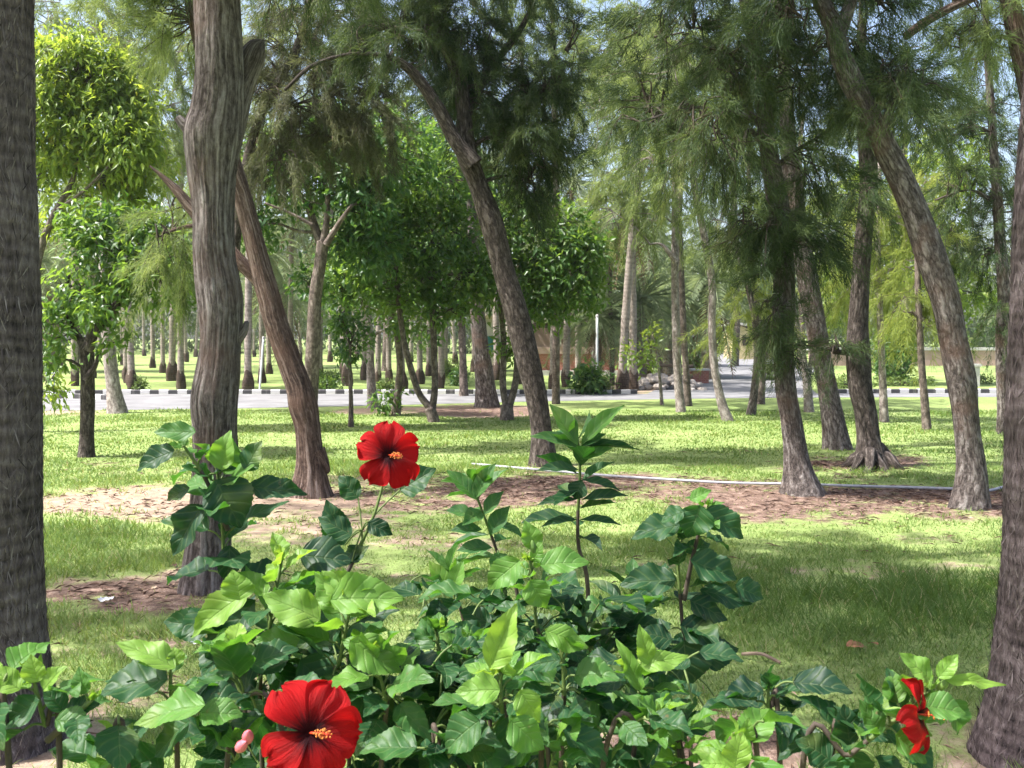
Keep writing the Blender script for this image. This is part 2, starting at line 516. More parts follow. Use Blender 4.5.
def hib_leaf():
    m = N('hibiscus leaf')
    lf = m.n('SeparateXYZ', {0: m.attr('lf', 'Vector')}).outputs
    var = m.attr('var')
    au = m.math('ABSOLUTE', lf[0])
    ph = m.math('SUBTRACT', lf[1], m.math('MULTIPLY', au, 0.26))
    w = m.math('ABSOLUTE', m.math('SUBTRACT', m.math('FRACT', m.math('MULTIPLY', ph, 5.5)), 0.5))
    side = m.math('SMOOTH_MIN', m.math('MULTIPLY', w, 5.5), 1.0, 0.5)
    midr = m.math('MINIMUM', m.math('MULTIPLY', au, 16.0), 1.0)
    vein = m.math('MINIMUM', m.math('ADD', m.math('MULTIPLY', side, 1.0), 0.0), midr)
    g = m.n('TexCoord').outputs['Object']
    n = m.noise(g, 32.0, 4)
    nf = m.noise(g, 260.0, 3)
    vv = m.math('ADD', var, m.math('MULTIPLY', m.math('SUBTRACT', n, 0.5), 0.28))
    c = m.ramp(vv, [(0, (.008, .034, .016)), (.35, (.022, .075, .024)), (.62, (.075, .175, .03)), (1, (.18, .29, .045))])
    c = m.mix(m.math('MULTIPLY', m.math('SUBTRACT', 1.0, vein), 0.26), c, m.mix(0.55, c, (.3, .38, .14)))
    sp = m.ramp(m.noise(g, 95.0, 3), [(0.7, (0, 0, 0)), (0.74, (1, 1, 1))])
    c = m.mix(m.math('MULTIPLY', sp, 0.7), c, (.13, .1, .04))
    c = m.mix(m.ramp(m.noise(g, 11.0, 2), [(0.6, (0, 0, 0)), (0.72, (.3, .3, .3))]), c, (.22, .24, .05))
    h = m.math('ADD', m.math('MULTIPLY', m.math('POWER', side, 0.6), 0.6), m.math('ADD', m.math('MULTIPLY', midr, 0.6), m.math('MULTIPLY', nf, 0.12)))
    a = m.pbr(c, m.math('ADD', 0.38, m.math('MULTIPLY', n, 0.25)), m.bump(h, 0.0011), 0.3)
    t = m.ramp(vv, [(0, (.012, .06, .01)), (.35, (.05, .18, .015)), (.62, (.2, .44, .03)), (1, (.42, .62, .05))])
    b = m.n('BsdfTranslucent', {'Color': t}).outputs[0]
    return m.done(m.n('MixShader', {0: 0.36, 1: a, 2: b}).outputs[0])


M['hib'] = hib_leaf()


def petal_mat(name, inner, c0, c1, tr):
    m = N(name)
    lf = m.n('SeparateXYZ', {0: m.attr('lf', 'Vector')}).outputs
    g = m.n('TexCoord').outputs['Object']
    streak = m.noise(m.mapv(m.attr('lf', 'Vector'), (9, 1.6, 1)), 1.0, 3)
    t = m.math('ADD', lf[1], m.math('MULTIPLY', m.math('SUBTRACT', streak, 0.5), 0.5))
    c = m.ramp(t, [(0.2, inner), (0.42, c0), (0.75, c1), (1, c1)])
    h = m.noise(m.mapv(m.attr('lf', 'Vector'), (16, 2.2, 1)), 1.0, 5, .65)
    a = m.pbr(c, 0.6, m.bump(h, 0.004), 0.15)
    b = m.n('BsdfTranslucent', {'Color': m.ramp(t, [(0.15, inner), (0.5, tr), (1, tr)])}).outputs[0]
    return m.done(m.n('MixShader', {0: 0.35, 1: a, 2: b}).outputs[0])


M['petal'] = petal_mat('red hibiscus petal', (.03, .001, .004), (.24, .002, .004), (.38, .004, .006), (.55, .006, .008))
M['petal_pink'] = petal_mat('pink hibiscus bud', (.4, .03, .06), (.55, .06, .1), (.62, .16, .2), (.7, .12, .16))
M['bud_red'] = simple('red bud', (.34, .008, .012), (.5, .02, .02), 60, 0.5)
M['bud_pink'] = simple('pink bud', (.5, .06, .1), (.62, .17, .2), 60, 0.5)
M['stamen'] = simple('red staminal column', (.35, .02, .02), (.5, .06, .02), 60, 0.5)
M['anther'] = simple('orange anthers', (.5, .12, .03), (.65, .25, .06), 80, 0.6)
M['green_stem'] = simple('green stem', (.06, .1, .025), (.12, .16, .05), 40, 0.5)
M['sepal'] = simple('green calyx', (.06, .12, .03), (.14, .22, .05), 50, 0.5)

# ------------------------------------------------------------------ ground, roads
def ell(px, py, cx, cy, rx, ry):
    q = ((px - cx) / rx) ** 2 + ((py - cy) / ry) ** 2
    return np.clip(1.35 - q * 0.75, 0, 1)


DIRT = [(170, 502, 150, 18, .8), (300, 525, 110, 22, .6), (420, 492, 150, 20, .8), (620, 489, 190, 15, .9), (860, 500, 210, 14, .95), (790, 517, 110, 8, .55),
        (110, 470, 90, 10, .5), (840, 472, 80, 10, .6), (860, 462, 70, 9, .9), (480, 411, 75, 6, 1), (390, 411, 60, 4, .9), (60, 412, 45, 4, .9),
        (130, 603, 110, 22, .85), (90, 640, 120, 18, .7), (200, 690, 120, 22, .55), (700, 750, 130, 34, .85), (330, 575, 110, 14, .4),
        (900, 572, 160, 12, .5), (700, 566, 80, 10, .4), (960, 735, 100, 30, .55), (930, 540, 60, 10, .35), (20, 730, 90, 50, .9), (1000, 760, 70, 40, .8),
        (205, 590, 50, 22, .8), (312, 498, 60, 14, .9), (545, 468, 45, 8, .6), (970, 512, 70, 10, .95), (450, 545, 90, 12, .6), (640, 388, 50, 9, .9)]
RED = [(620, 494, 200, 24, 1), (870, 504, 220, 22, 1), (440, 492, 110, 20, .8), (110, 474, 120, 12, .9), (130, 603, 120, 24, .7), (840, 464, 90, 14, 1),
       (700, 750, 130, 34, .7), (480, 411, 75, 6, .7), (970, 512, 70, 14, 1)]


def dirt_at(x, y):
    px, py = proj(x, y)
    d = np.zeros_like(px); r = np.zeros_like(px)
    for cx, cy, rx, ry, s in DIRT:
        d = np.maximum(d, s * ell(px, py, cx, cy, rx, ry))
    for cx, cy, rx, ry, s in RED:
        r = np.maximum(r, s * ell(px, py, cx, cy, rx, ry))
    p = np.stack([x, y, 0 * x], -1)
    nz = fbm(p * 0.9, 11, 4)
    d = d * (0.5 + 0.95 * (nz - 0.2)) + 0.62 * np.clip(fbm(p * 0.45, 31, 3) - 0.52, 0, 1)
    d = np.where(y < 1.0, 0.3, d)
    return np.clip(d, 0, 1), np.clip(r, 0, 1)


def height_at(x, y):
    p = np.stack([x, y, 0 * x], -1)
    r = np.hypot(x, y)
    return (fbm(p * 0.7, 3, 2) - 0.5) * 0.05 * np.clip((18 - y) / 6, 0, 1) * np.clip((40 - r) / 10, 0, 1)


def build_ground():
    nr, na = 300, 720
    r = 0.3 * (420 / 0.3) ** (np.arange(nr) / (nr - 1))
    a = np.arange(na) / na * 2 * np.pi
    x = r[:, None] * np.sin(a)[None]; y = r[:, None] * np.cos(a)[None]
    x, y = x.ravel(), y.ravel()
    d, rd = dirt_at(x, y)
    z = height_at(x, y)
    i, j = np.meshgrid(np.arange(nr - 1), np.arange(na), indexing='ij'); j2 = (j + 1) % na
    f = np.stack([i * na + j, (i + 1) * na + j, (i + 1) * na + j2, i * na + j2], -1).reshape(-1, 4)[:, ::-1]
    mb = MB()
    v = np.vstack([np.stack([x, y, z], -1), [[0, 0, 0]]])
    f3 = [(nr * na, (q + 1) % na, q) for q in range(na)]
    mb.add(v, f3, f, 0, dirt=np.append(d, .3), red=np.append(rd, 0.2))
    o = mb.build('ground', M['ground'], smooth=True)
    o['kind'] = 'structure'


build_ground()


def sheet(name, near, far, z, mat):
    mb = MB()
    a, b = catmull(np.array(near, float), 6), catmull(np.array(far, float), 6)
    n = min(len(a), len(b))
    v = np.vstack([np.c_[a[:n], np.full(n, z)], np.c_[b[:n], np.full(n, z)]])
    f = [(i, i + 1, n + i + 1, n + i) for i in range(n - 1)]
    mb.add(v, None, f)
    o = mb.build(name, mat); o['kind'] = 'structure'
    return o


sheet('road', [(-60, 13.5), (-30, 19), (-8.1, 21.3), (2, 24.4), (11.3, 25.7), (40, 26)], [(-60, 22), (-30, 26), (-8.1, 27), (2, 27), (11.3, 27.4), (40, 28)], 0.006, M['asphalt'])
sheet('side_road', [(3.6, 26.8), (6.0, 36), (10.6, 52), (16, 90)], [(8.2, 26.8), (10.5, 36), (15.5, 52), (22, 90)], 0.010, M['asphalt'])


def kerb(name, pts, h=0.12, w=0.16):
    c = catmull(np.array([(x, y, 0) for x, y in pts], float), 14)
    s = np.concatenate([[0], np.cumsum(np.linalg.norm(np.diff(c, axis=0), axis=1))])
    T = unit(np.gradient(c, axis=0)); nrm = np.stack([-T[:, 1], T[:, 0], 0 * T[:, 0]], -1)
    prof = [(-w / 2, -.05), (-w / 2, h - .02), (-w / 2 + .02, h), (w / 2 - .02, h), (w / 2, h - .02), (w / 2, -.05)]
    n, k = len(c), len(prof)
    v = np.stack([c + nrm * a + np.array([0, 0, b]) for a, b in prof], 1).reshape(-1, 3)
    bk = np.repeat(np.stack([s, 0 * s, 0 * s], -1), k, 0)
    f = [(i * k + j, i * k + j + 1, (i + 1) * k + j + 1, (i + 1) * k + j) for i in range(n - 1) for j in range(k - 1)]
    mb = MB(); mb.add(v, None, f, 0, bk=bk)
    o = mb.build(name, M['kerb']); o['kind'] = 'structure'
    return o


kerb('kerb', [(-60, 22.1), (-30, 26.1), (-8.1, 27.1), (2, 27.1), (3.4, 27.2)])
kerb('kerb', [(8.4, 27.3), (11.3, 27.5), (20, 27.7), (40, 28.1)])
kerb('kerb', [(-14, 25.0), (-11.3, 25.2), (-9.9, 24.6)], 0.13)

# ------------------------------------------------------------------ grass
TREE_SPOTS = []
WEED = (850, 603, 190, 34)


def build_grass():
    mb = MB()

    def zone(d0, d1, dens, hgt, wid, seed, spread=0.66):
        r = np.random.default_rng(seed)
        area = spread * (d1 ** 2 - d0 ** 2)
        n = int(area * dens)
        d = np.sqrt(r.uniform(d0 ** 2, d1 ** 2, n)); x = r.uniform(-spread, spread, n) * d
        dm, rd = dirt_at(x, d)
        p = np.stack([x, d, 0 * x], -1)
        px, py = proj(x, d)
        clump = fbm(p * 2.2, 77, 3)
        fine = fbm(p * 5.0, 55, 3)
        keep = r.random(n) < np.clip((0.6 - dm) * 3.2 + (fine - 0.5) * 3.2, 0.02, 1) * np.clip(0.15 + 1.4 * clump, 0, 1)
        x, d, p, clump, fine, dm, px, py = x[keep], d[keep], p[keep], clump[keep], fine[keep], dm[keep], px[keep], py[keep]
        n = len(x)
        h = hgt * (0.45 + 1.25 * clump ** 1.5 * 1.6) * r.uniform(0.55, 1.3, n)
        tall = ell(px, py, *WEED)
        tuft = np.clip(fbm(p * 0.8, 91, 2) - 0.56, 0, 1) * 6
        h = h * (1 + 3.2 * tall * np.clip(fine * 1.6 - 0.2, 0, 1) + 0.9 * np.clip(tuft, 0, 1))
        az = r.uniform(0, 2 * np.pi, n); ln = r.uniform(0.15, 0.95, n)
        dr = np.stack([np.cos(az) * ln * 1.5, np.sin(az) * ln * 1.5, np.ones(n)], -1)
        nr = np.stack([.5 * np.sin(az + 1.0), .5 * np.cos(az), np.full(n, 1.2)], -1)
        pos = np.stack([x, d, height_at(x, d) - .004], -1)
        tv = np.array([(-.5, 0, 0), (.5, 0, 0), (-.36, .55, .03), (.36, .55, .03), (0, 1, 0)], float)
        tf = np.array([(0, 1, 3), (0, 3, 2), (2, 3, 4)])
        var = np.clip(0.33 + 0.5 * (fbm(p * 0.5, 5, 3) - 0.5) + r.normal(0, .13, n) + 0.5 * np.clip(dm - 0.25, 0, 1) - 0.25 * tall, 0, 1)
        var = np.where(r.random(n) < 0.06, r.uniform(.8, 1, n), var)
        leaves(mb, tv, tf, pos, dr, nr, h, wid * r.uniform(.7, 1.3, n), var, curl=r.uniform(0, .35, n))

    zone(2.6, 5.0, 4200, .036, .0042, 1)
    zone(5.0, 8.0, 3200, .036, .0055, 2)
    zone(8.0, 13.0, 1300, .034, .009, 3)
    zone(13.0, 21.2, 420, .032, .016, 4)
    o = mb.build('grass', M['grass'])
    o['kind'] = 'stuff'


build_grass()


def build_litter():
    mb = MB(); r = np.random.default_rng(77)
    n = 60000
    d = np.sqrt(r.uniform(3.2 ** 2, 14 ** 2, n)); x = r.uniform(-.62, .62, n) * d
    dm, rd = dirt_at(x, d)
    keep = r.random(n) < np.clip((dm - .25) * 1.4, 0.03, 1) * (0.35 + .65 * rd) * np.clip(fbm(np.stack([x, d, 0 * x], -1) * 1.6, 8, 3) * 2.2 - .5, 0.05, 1)
    x, d = x[keep], d[keep]; n = len(x)
    az = r.uniform(0, 6.28, n)
    pos = np.stack([x, d, height_at(x, d) + r.uniform(.006, .02, n)], -1)
    dr = np.stack([np.cos(az), np.sin(az), r.normal(0, .12, n)], -1)
    nr = np.stack([r.normal(0, .3, n), r.normal(0, .3, n), np.ones(n)], -1)
    big = r.random(n) < .08
    L = np.where(big, r.uniform(.04, .08, n), r.uniform(.05, .14, n))
    Wd = np.where(big, L * .45, r.uniform(.004, .008, n))
    leaves(mb, LEAF_V, LEAF_F, pos, dr, nr, L, Wd, r.uniform(0, 1, n))
    m = N('fallen needles')
    c = m.ramp(m.attr('var'), [(0, (.05, .03, .022)), (.6, (.17, .1, .07)), (1, (.34, .25, .18))])
    o = mb.build('fallen_needles', m.done(m.pbr(c, .85)))
    o['kind'] = 'stuff'


build_litter()

# ------------------------------------------------------------------ trees
def bark_disp(amp, k=9, seed=0, flare=0.0, flare_h=0.26):
    def f(bk, th, s, R):
        q = np.stack([np.cos(th) * k * .5, np.sin(th) * k * .5, bk[..., 2] * 1.3], -1)
        rdg = np.abs(fbm(q + seed * 7.3, seed, 3) - 0.5) * 2
        big = fbm(np.stack([np.cos(th) * 1.1, np.sin(th) * 1.1, bk[..., 2] * 1.5], -1) + seed, seed + 5, 2) - 0.5
        d = R * (amp * (rdg - 0.35) + big * amp * 1.7)
        if flare:
            ft = np.exp(-np.maximum(s - .08, 0) / flare_h)
            lobes = 0.45 + 0.75 * vn(np.stack([np.cos(th) * 2.2, np.sin(th) * 2.2, 0 * th + seed], -1), seed)
            d = d + R * flare * ft * lobes
        return d
    return f


def rings_disp(seed=0):
    def f(bk, th, s, R):
        zz = bk[..., 2] * 15 + 3.2 * (fbm(bk * np.array([5, 5, 3]), seed, 2))
        fr = zz - np.floor(zz)
        fib = fbm(np.stack([np.cos(th) * 15, np.sin(th) * 15, bk[..., 2] * 2.2], -1), seed + 2, 2) - .5
        return R * (0.012 * np.abs(fr - .5) * 2 + 0.05 * fib + 0.1 * (fbm(bk * 2.5, seed + 4, 2) - .5))
    return f


def path3(pts, d, drift=0.0):
    """pixel polyline (x, y, width) at base distance d -> 3D path and radii; drift = metres of depth change per metre climbed"""
    out, rad = [], []
    for k, (px, py, w) in enumerate(pts):
        p = P(px, py, d)
        dd = d + drift * max(p[2], 0)
        p = P(px, py, dd)
        out.append(p); rad.append(w * 0.5 * WS * dd / F)
    return np.array(out), np.array(rad)


WS = 1.0


class Tree:
    def __init__(self, name, label, cat, base, d, barkm, twigm='twig', seed=1, group=None):
        self.base = np.array([(base - CX) / F * d * 1.0, d, 0.0]) if not isinstance(base, np.ndarray) else base
        self.root = thing(name, self.base, label, cat, group)
        self.tr, self.cr, self.d = MB(), MB(), d
        self.barkm, self.twigm = barkm, twigm
        self.r = np.random.default_rng(seed); self.seed = seed
        self.sk = []

    def trunk(self, pts, drift=0.0, seg=24, amp=0.1, per=None, flare=0.35, k=9, base=True, disp=None, d=None):
        P3, R = path3(pts, d or self.d, drift)
        if base:
            b = P3[0].copy(); b[2] = -0.12
            P3 = np.vstack([b, P3]); R = np.concatenate([[R[0]], R])
        L = np.linalg.norm(np.diff(P3, axis=0), axis=1).sum()
        if per is None:
            per = max(4, int(L / max(R.mean() * 0.35, .03) / max(len(P3) - 1, 1)))
        c = catmull(np.c_[P3, R], per)
        # slant: widths were read horizontally
        T = unit(np.gradient(c[:, :3], axis=0))
        rad = c[:, 3] * np.clip(np.abs(T[:, 2]) ** 0.6 + .12, .5, 1)
        tube(self.tr, c[:, :3], rad, seg, 0, disp or bark_disp(amp, k, self.seed, flare if base else 0))
        self.sk.append(c[:: max(1, per // 3)])
        return self

    def limb3(self, a, b, r0, r1, sag=0.1, seg=7):
        a, b = np.asarray(a), np.asarray(b)
        L = np.linalg.norm(b - a)
        m1 = a * .65 + b * .35 + np.array([0, 0, sag * L]) + self.r.normal(0, .06 * L, 3)
        m2 = a * .3 + b * .7 + np.array([0, 0, sag * L * .7]) + self.r.normal(0, .06 * L, 3)
        c = catmull(np.array([np.r_[a, r0], np.r_[m1, r0 * .7 + r1 * .3], np.r_[m2, r0 * .35 + r1 * .65], np.r_[b, r1]]), 5)
        tube(self.tr, c[:, :3], c[:, 3], seg, 0, bark_disp(.08, 6, self.seed))
        self.sk.append(c)
        return self

    def nearest(self, p, low=True):
        sk = np.concatenate(self.sk)
        q = sk[:, :3]
        dd = np.linalg.norm(q - p, axis=1) + (0.9 * np.maximum(q[:, 2] - p[2] + .1, 0) if low else 0)
        k = dd.argmin()
        return q[k], sk[k, 3]

    def blob_pts(self, blob, n, shell=0.0, gate=0.5, gs=2.7):
        px, py, rx, ry = blob[:4]
        dz = blob[4] if len(blob) > 4 else 0.0
        d = self.d + dz
        c = P(px, py, d); sx, sz = rx * d / F, ry * d / F
        sy = (sx + sz) * .5
        out = []
        tries = 0
        while len(out) < n and tries < 40:
            q = unit(self.r.normal(size=(n * 2, 3))) * (self.r.uniform(shell ** 3, 1, (n * 2, 1)) ** (1 / 3))
            p = c + q * np.array([sx, sy, sz])
            g = fbm(p * gs / max(sx, .6), self.seed, 2)
            p = p[g > gate * (0.75 if tries > 8 else 1) - 0.02]
            out.extend(list(p)); tries += 1
        out = np.array(out[:n]) if out else np.zeros((0, 3))
        return c, (sx, sy, sz), out

    def limbs_to(self, c, s, r0k=0.5):
        a, ra = self.nearest(c)
        L = np.linalg.norm(c - a)
        if L > 0.25:
            r0 = min(ra * r0k, 0.018 + 0.016 * L)
            self.limb3(a, c, r0, r0 * .35, 0.08)
            for _ in range(3):
                e = c + self.r.normal(0, .45, 3) * np.array(s)
                self.limb3(c, e, r0 * .4, r0 * .12, 0.04, 5)

    def needles(self, blobs, per_plume=140, plume=0.42, nl=0.13, nw=None, limbs=True, droop=0.9, gate=0.52, twigs=0.65, dens=1.4):
        nw = nw or max(0.004, 0.00062 * self.d); per_plume = int(per_plume * 1.25)
        for b in blobs:
            n = max(3, int(b[5] * dens)) if len(b) > 5 else int(dens * (b[2] * b[3]) / 28)
            c, s, pts = self.blob_pts(b, n, 0.0, gate)
            if limbs: self.limbs_to(c, s)
            if not len(pts): continue
            n = len(pts)
            out = unit(pts - c + self.r.normal(0, .3, pts.shape) * np.mean(s))
            ax = unit(out * 0.9 + np.array([0, 0, -0.45 * droop]) + self.r.normal(0, .3, (n, 3)))
            pl = plume * self.r.uniform(.55, 1.35, n)
            for k in np.where(self.r.random(n) < twigs)[0]:
                a, ra = self.nearest(pts[k], False)
                if np.linalg.norm(a - pts[k]) < 1.6:
                    m = (a + pts[k]) / 2 + np.array([0, 0, .06]) + self.r.normal(0, .05, 3)
                    cc = catmull(np.array([a, m, pts[k], pts[k] + ax[k] * pl[k] * .7 + np.array([0, 0, -.05])]), 3)
                    t = np.linspace(1, 0, len(cc))
                    tube(self.tr, cc, .0025 + .008 * t, 4, 1, cap=False)
            K = per_plume
            t = self.r.uniform(0, 1, (n, K))
            p0 = pts[:, None] + ax[:, None] * (t * pl[:, None])[..., None] + np.array([0, 0, -1.0]) * ((t ** 2) * pl[:, None] * .35 * droop)[..., None]
            p0 = p0 + self.r.normal(0, .028, p0.shape)
            dr = ax[:, None] * 0.85 + self.r.normal(0, .5, (n, K, 3)) + np.array([0, 0, -.55 * droop])
            var = np.clip(.45 + self.r.normal(0, .16, n)[:, None] + self.r.normal(0, .1, (n, K)), 0, 1)
            ln = nl * self.r.uniform(.6, 1.3, (n, K))
            p0, dr = p0.reshape(-1, 3), dr.reshape(-1, 3)
            leaves(self.cr, NEED_V, NEED_F, p0, dr, self.r.normal(size=p0.shape), ln.ravel(), nw, var.ravel())
        return self

    def broad(self, blobs, leaf=0.12, per=12, dens=1.0, limbs=True, shell=.45, gate=.44, twigs=.35, droop=.5, asp=.42):
        for b in blobs:
            n = max(3, int(b[5] * dens)) if len(b) > 5 else int(dens * (b[2] * b[3]) / 15)
            c, s, pts = self.blob_pts(b, n, shell, gate, 2.2)
            if limbs: self.limbs_to(c, s)
            if not len(pts): continue
            n = len(pts)
            out = unit((pts - c) / np.array(s) + np.array([0, 0, .25]))
            for k in np.where(self.r.random(n) < twigs)[0]:
                a, ra = self.nearest(pts[k], False)
                if np.linalg.norm(a - pts[k]) < 1.5:
                    cc = catmull(np.array([a, (a + pts[k]) / 2 + self.r.normal(0, .06, 3), pts[k]]), 3)
                    tube(self.tr, cc, .003 + .009 * np.linspace(1, 0, len(cc)), 4, 1, cap=False)
            K = per
            p0 = pts[:, None] + self.r.normal(0, leaf * .75, (n, K, 3))
            dr = out[:, None] * .7 + self.r.normal(0, .6, (n, K, 3)) + np.array([0, 0, -droop])
            nr = out[:, None] * .8 + np.array([0, 0, .75]) + self.r.normal(0, .45, (n, K, 3))
            var = np.clip(.42 + self.r.normal(0, .17, n)[:, None] + self.r.normal(0, .12, (n, K)), 0, 1)
            ln = leaf * self.r.uniform(.65, 1.3, (n, K))
            leaves(self.cr, LEAF_V, LEAF_F, p0.reshape(-1, 3), dr.reshape(-1, 3), nr.reshape(-1, 3), ln.ravel(), (ln * asp).ravel(), var.ravel(), curl=self.r.uniform(0, .3, n * K))
        return self

    def done(self, leafm):
        self.tr.build('trunk', [M[self.barkm], M[self.twigm]], self.root, self.base, True)
        if self.cr.v:
            self.cr.build('crown', M[leafm], self.root, self.base)
        return self.root


# --- near trunks -----------------------------------------------------------------
def gd(y):
    return float(G(512, y)[1])


def near_palm(x_pts, d, label, seed, crown_z):
    """big fibrous palm trunk; pts are (px, py, width)"""
    base = P(x_pts[0][0], x_pts[0][1], d); base[2] = 0
    t = Tree('palm_tree', label, 'palm tree', base, d, 'palm_near', seed=seed)
    t.trunk(x_pts, 0, 96, per=46, flare=0, disp=rings_disp(seed))
    top = t.sk[0][-1][:3]
    me_v = t.tr.v[0][:-1].reshape(-1, 96, 3)
    r = np.random.default_rng(seed + 9)
    fb = MB()
    low = np.where(me_v[:, 0, 2] < 3.6)[0]
    nf = 9000
    i = r.choice(low[:-1], nf); j = r.integers(0, 96, nf)
    p = me_v[i, j] + (me_v[i + 1, j] - me_v[i, j]) * r.random((nf, 1)) + (me_v[i, (j + 1) % 96] - me_v[i, j]) * r.random((nf, 1))
    o_ = unit(me_v[i, j] - me_v[i].mean(1))
    tg = unit(np.cross(o_, [0, 0, 1.0]))
    dr = np.array([0, 0, 1.0]) * np.where(r.random((nf, 1)) < .65, 1, -1) + tg * r.normal(0, .45, (nf, 1)) + o_ * r.uniform(.02, .3, (nf, 1))
    tv = np.array([(-.5, 0, 0), (.5, 0, 0), (-.4, .5, 0), (.4, .5, 0), (0, 1, .06)], float)
    leaves(fb, tv, np.array([(0, 1, 3), (0, 3, 2), (2, 3, 4)]), p, dr, o_ + r.normal(0, .2, o_.shape), r.uniform(.02, .075, nf), r.uniform(.002, .006, nf), np.clip(r.normal(.45, .25, nf), 0, 1))
    fb.build('fibre_sheath', M['palm_fibre'], t.root, base)
    # a feather crown high overhead
    fr = MB()
    r = np.random.default_rng(seed)
    frond_crown(fr, top, 34, 2.6, r, lo=.05)
    fr.build('crown', M['frond'], t.root, base)
    t.done(None)
    return t


def frond_crown(mb, top, nf, L, r, lo=-.5, hi=1.1, leaflet=.42, nl=34, mat=0, wid=.03):
    for k in range(nf):
        az = k * 2.39996 + r.normal(0, .12)
        el = lo + (hi - lo) * ((k + .5) / nf) + r.normal(0, .08)
        h = np.array([math.cos(az), math.sin(az), 0])
        l = L * r.uniform(.8, 1.08)
        t = np.linspace(0, 1, 10)
        bend = r.uniform(.45, .8)
        x = l * (t - .12 * t ** 2) * math.cos(el); z = l * (t * math.sin(el) - bend * t ** 2 * (.35 + .65 * max(math.cos(el), 0)))
        c = top + x[:, None] * h + z[:, None] * np.array([0, 0, 1.0])
        tube(mb, c, .03 * L / 2.5 * (1 - .85 * t), 4, mat, cap=False, var=.7)
        tt = np.linspace(.14, .99, nl)
        pos = np.stack([np.interp(tt, t, c[:, q]) for q in range(3)], -1)
        T = unit(np.gradient(pos, axis=0))
        sdv = unit(np.cross(T, [0, 0, 1.0])); up = np.cross(sdv, T)
        ll = leaflet * L / 2.5 * np.sin(np.pi * (0.14 + .8 * tt)) ** .6
        for sg in (-1, 1):
            dr = T * .75 + sg * sdv * .8 + up * .3 + r.normal(0, .08, T.shape) + np.array([0, 0, -.18])
            leaves(mb, LEAF_V, LEAF_F, pos, dr, up + r.normal(0, .2, T.shape), ll * r.uniform(.8, 1.1, nl), wid * L / 2.5, np.clip(.45 + r.normal(0, .15, nl), 0, 1), mat)


near_palm([(-7, 752, 140), (-13, 690, 124), (-15, 600, 112), (-16, 480, 107), (-17, 300, 104), (-19, 120, 98), (-21, -60, 94), (-22, -500, 90), (-34, -1000, 84)], 3.85,
          'thick dark ringed palm trunk at the edge beside a low hibiscus sprig', 3, 6)
near_palm([(1042, 775, 150), (1052, 700, 122), (1058, 600, 110), (1063, 480, 106), (1067, 330, 104), (1073, 170, 102), (1084, 0, 98), (1112, -400, 92), (1150, -900, 86)], 3.7,
          'dark palm trunk leaning away from the shrub with red hibiscus buds', 5, 6)

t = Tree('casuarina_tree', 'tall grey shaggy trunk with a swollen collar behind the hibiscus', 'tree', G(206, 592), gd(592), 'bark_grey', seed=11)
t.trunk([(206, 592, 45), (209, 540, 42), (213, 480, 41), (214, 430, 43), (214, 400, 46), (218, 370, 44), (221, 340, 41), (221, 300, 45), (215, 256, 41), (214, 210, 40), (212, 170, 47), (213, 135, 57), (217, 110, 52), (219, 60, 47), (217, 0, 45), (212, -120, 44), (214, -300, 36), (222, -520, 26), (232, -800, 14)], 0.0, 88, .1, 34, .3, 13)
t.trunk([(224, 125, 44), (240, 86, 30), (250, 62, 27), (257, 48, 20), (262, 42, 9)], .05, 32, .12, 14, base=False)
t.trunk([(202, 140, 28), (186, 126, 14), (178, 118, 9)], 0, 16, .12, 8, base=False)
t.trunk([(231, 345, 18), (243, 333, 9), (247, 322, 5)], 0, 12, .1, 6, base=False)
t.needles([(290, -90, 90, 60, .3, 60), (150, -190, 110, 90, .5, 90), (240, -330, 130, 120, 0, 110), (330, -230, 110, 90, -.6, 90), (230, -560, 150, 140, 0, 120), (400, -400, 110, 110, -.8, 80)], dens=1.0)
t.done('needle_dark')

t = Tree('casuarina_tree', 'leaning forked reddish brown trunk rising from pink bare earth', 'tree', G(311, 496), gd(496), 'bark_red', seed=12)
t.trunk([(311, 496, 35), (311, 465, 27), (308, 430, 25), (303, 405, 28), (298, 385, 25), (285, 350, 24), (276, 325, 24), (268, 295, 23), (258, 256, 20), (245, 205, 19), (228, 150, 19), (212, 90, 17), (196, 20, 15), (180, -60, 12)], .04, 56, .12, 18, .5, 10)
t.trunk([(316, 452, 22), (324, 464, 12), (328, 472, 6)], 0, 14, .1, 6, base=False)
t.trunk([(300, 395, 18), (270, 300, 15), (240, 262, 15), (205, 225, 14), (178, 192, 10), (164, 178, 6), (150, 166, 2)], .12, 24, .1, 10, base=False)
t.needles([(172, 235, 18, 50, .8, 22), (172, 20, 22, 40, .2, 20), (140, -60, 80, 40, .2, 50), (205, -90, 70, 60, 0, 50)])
t.done('needle_grey')

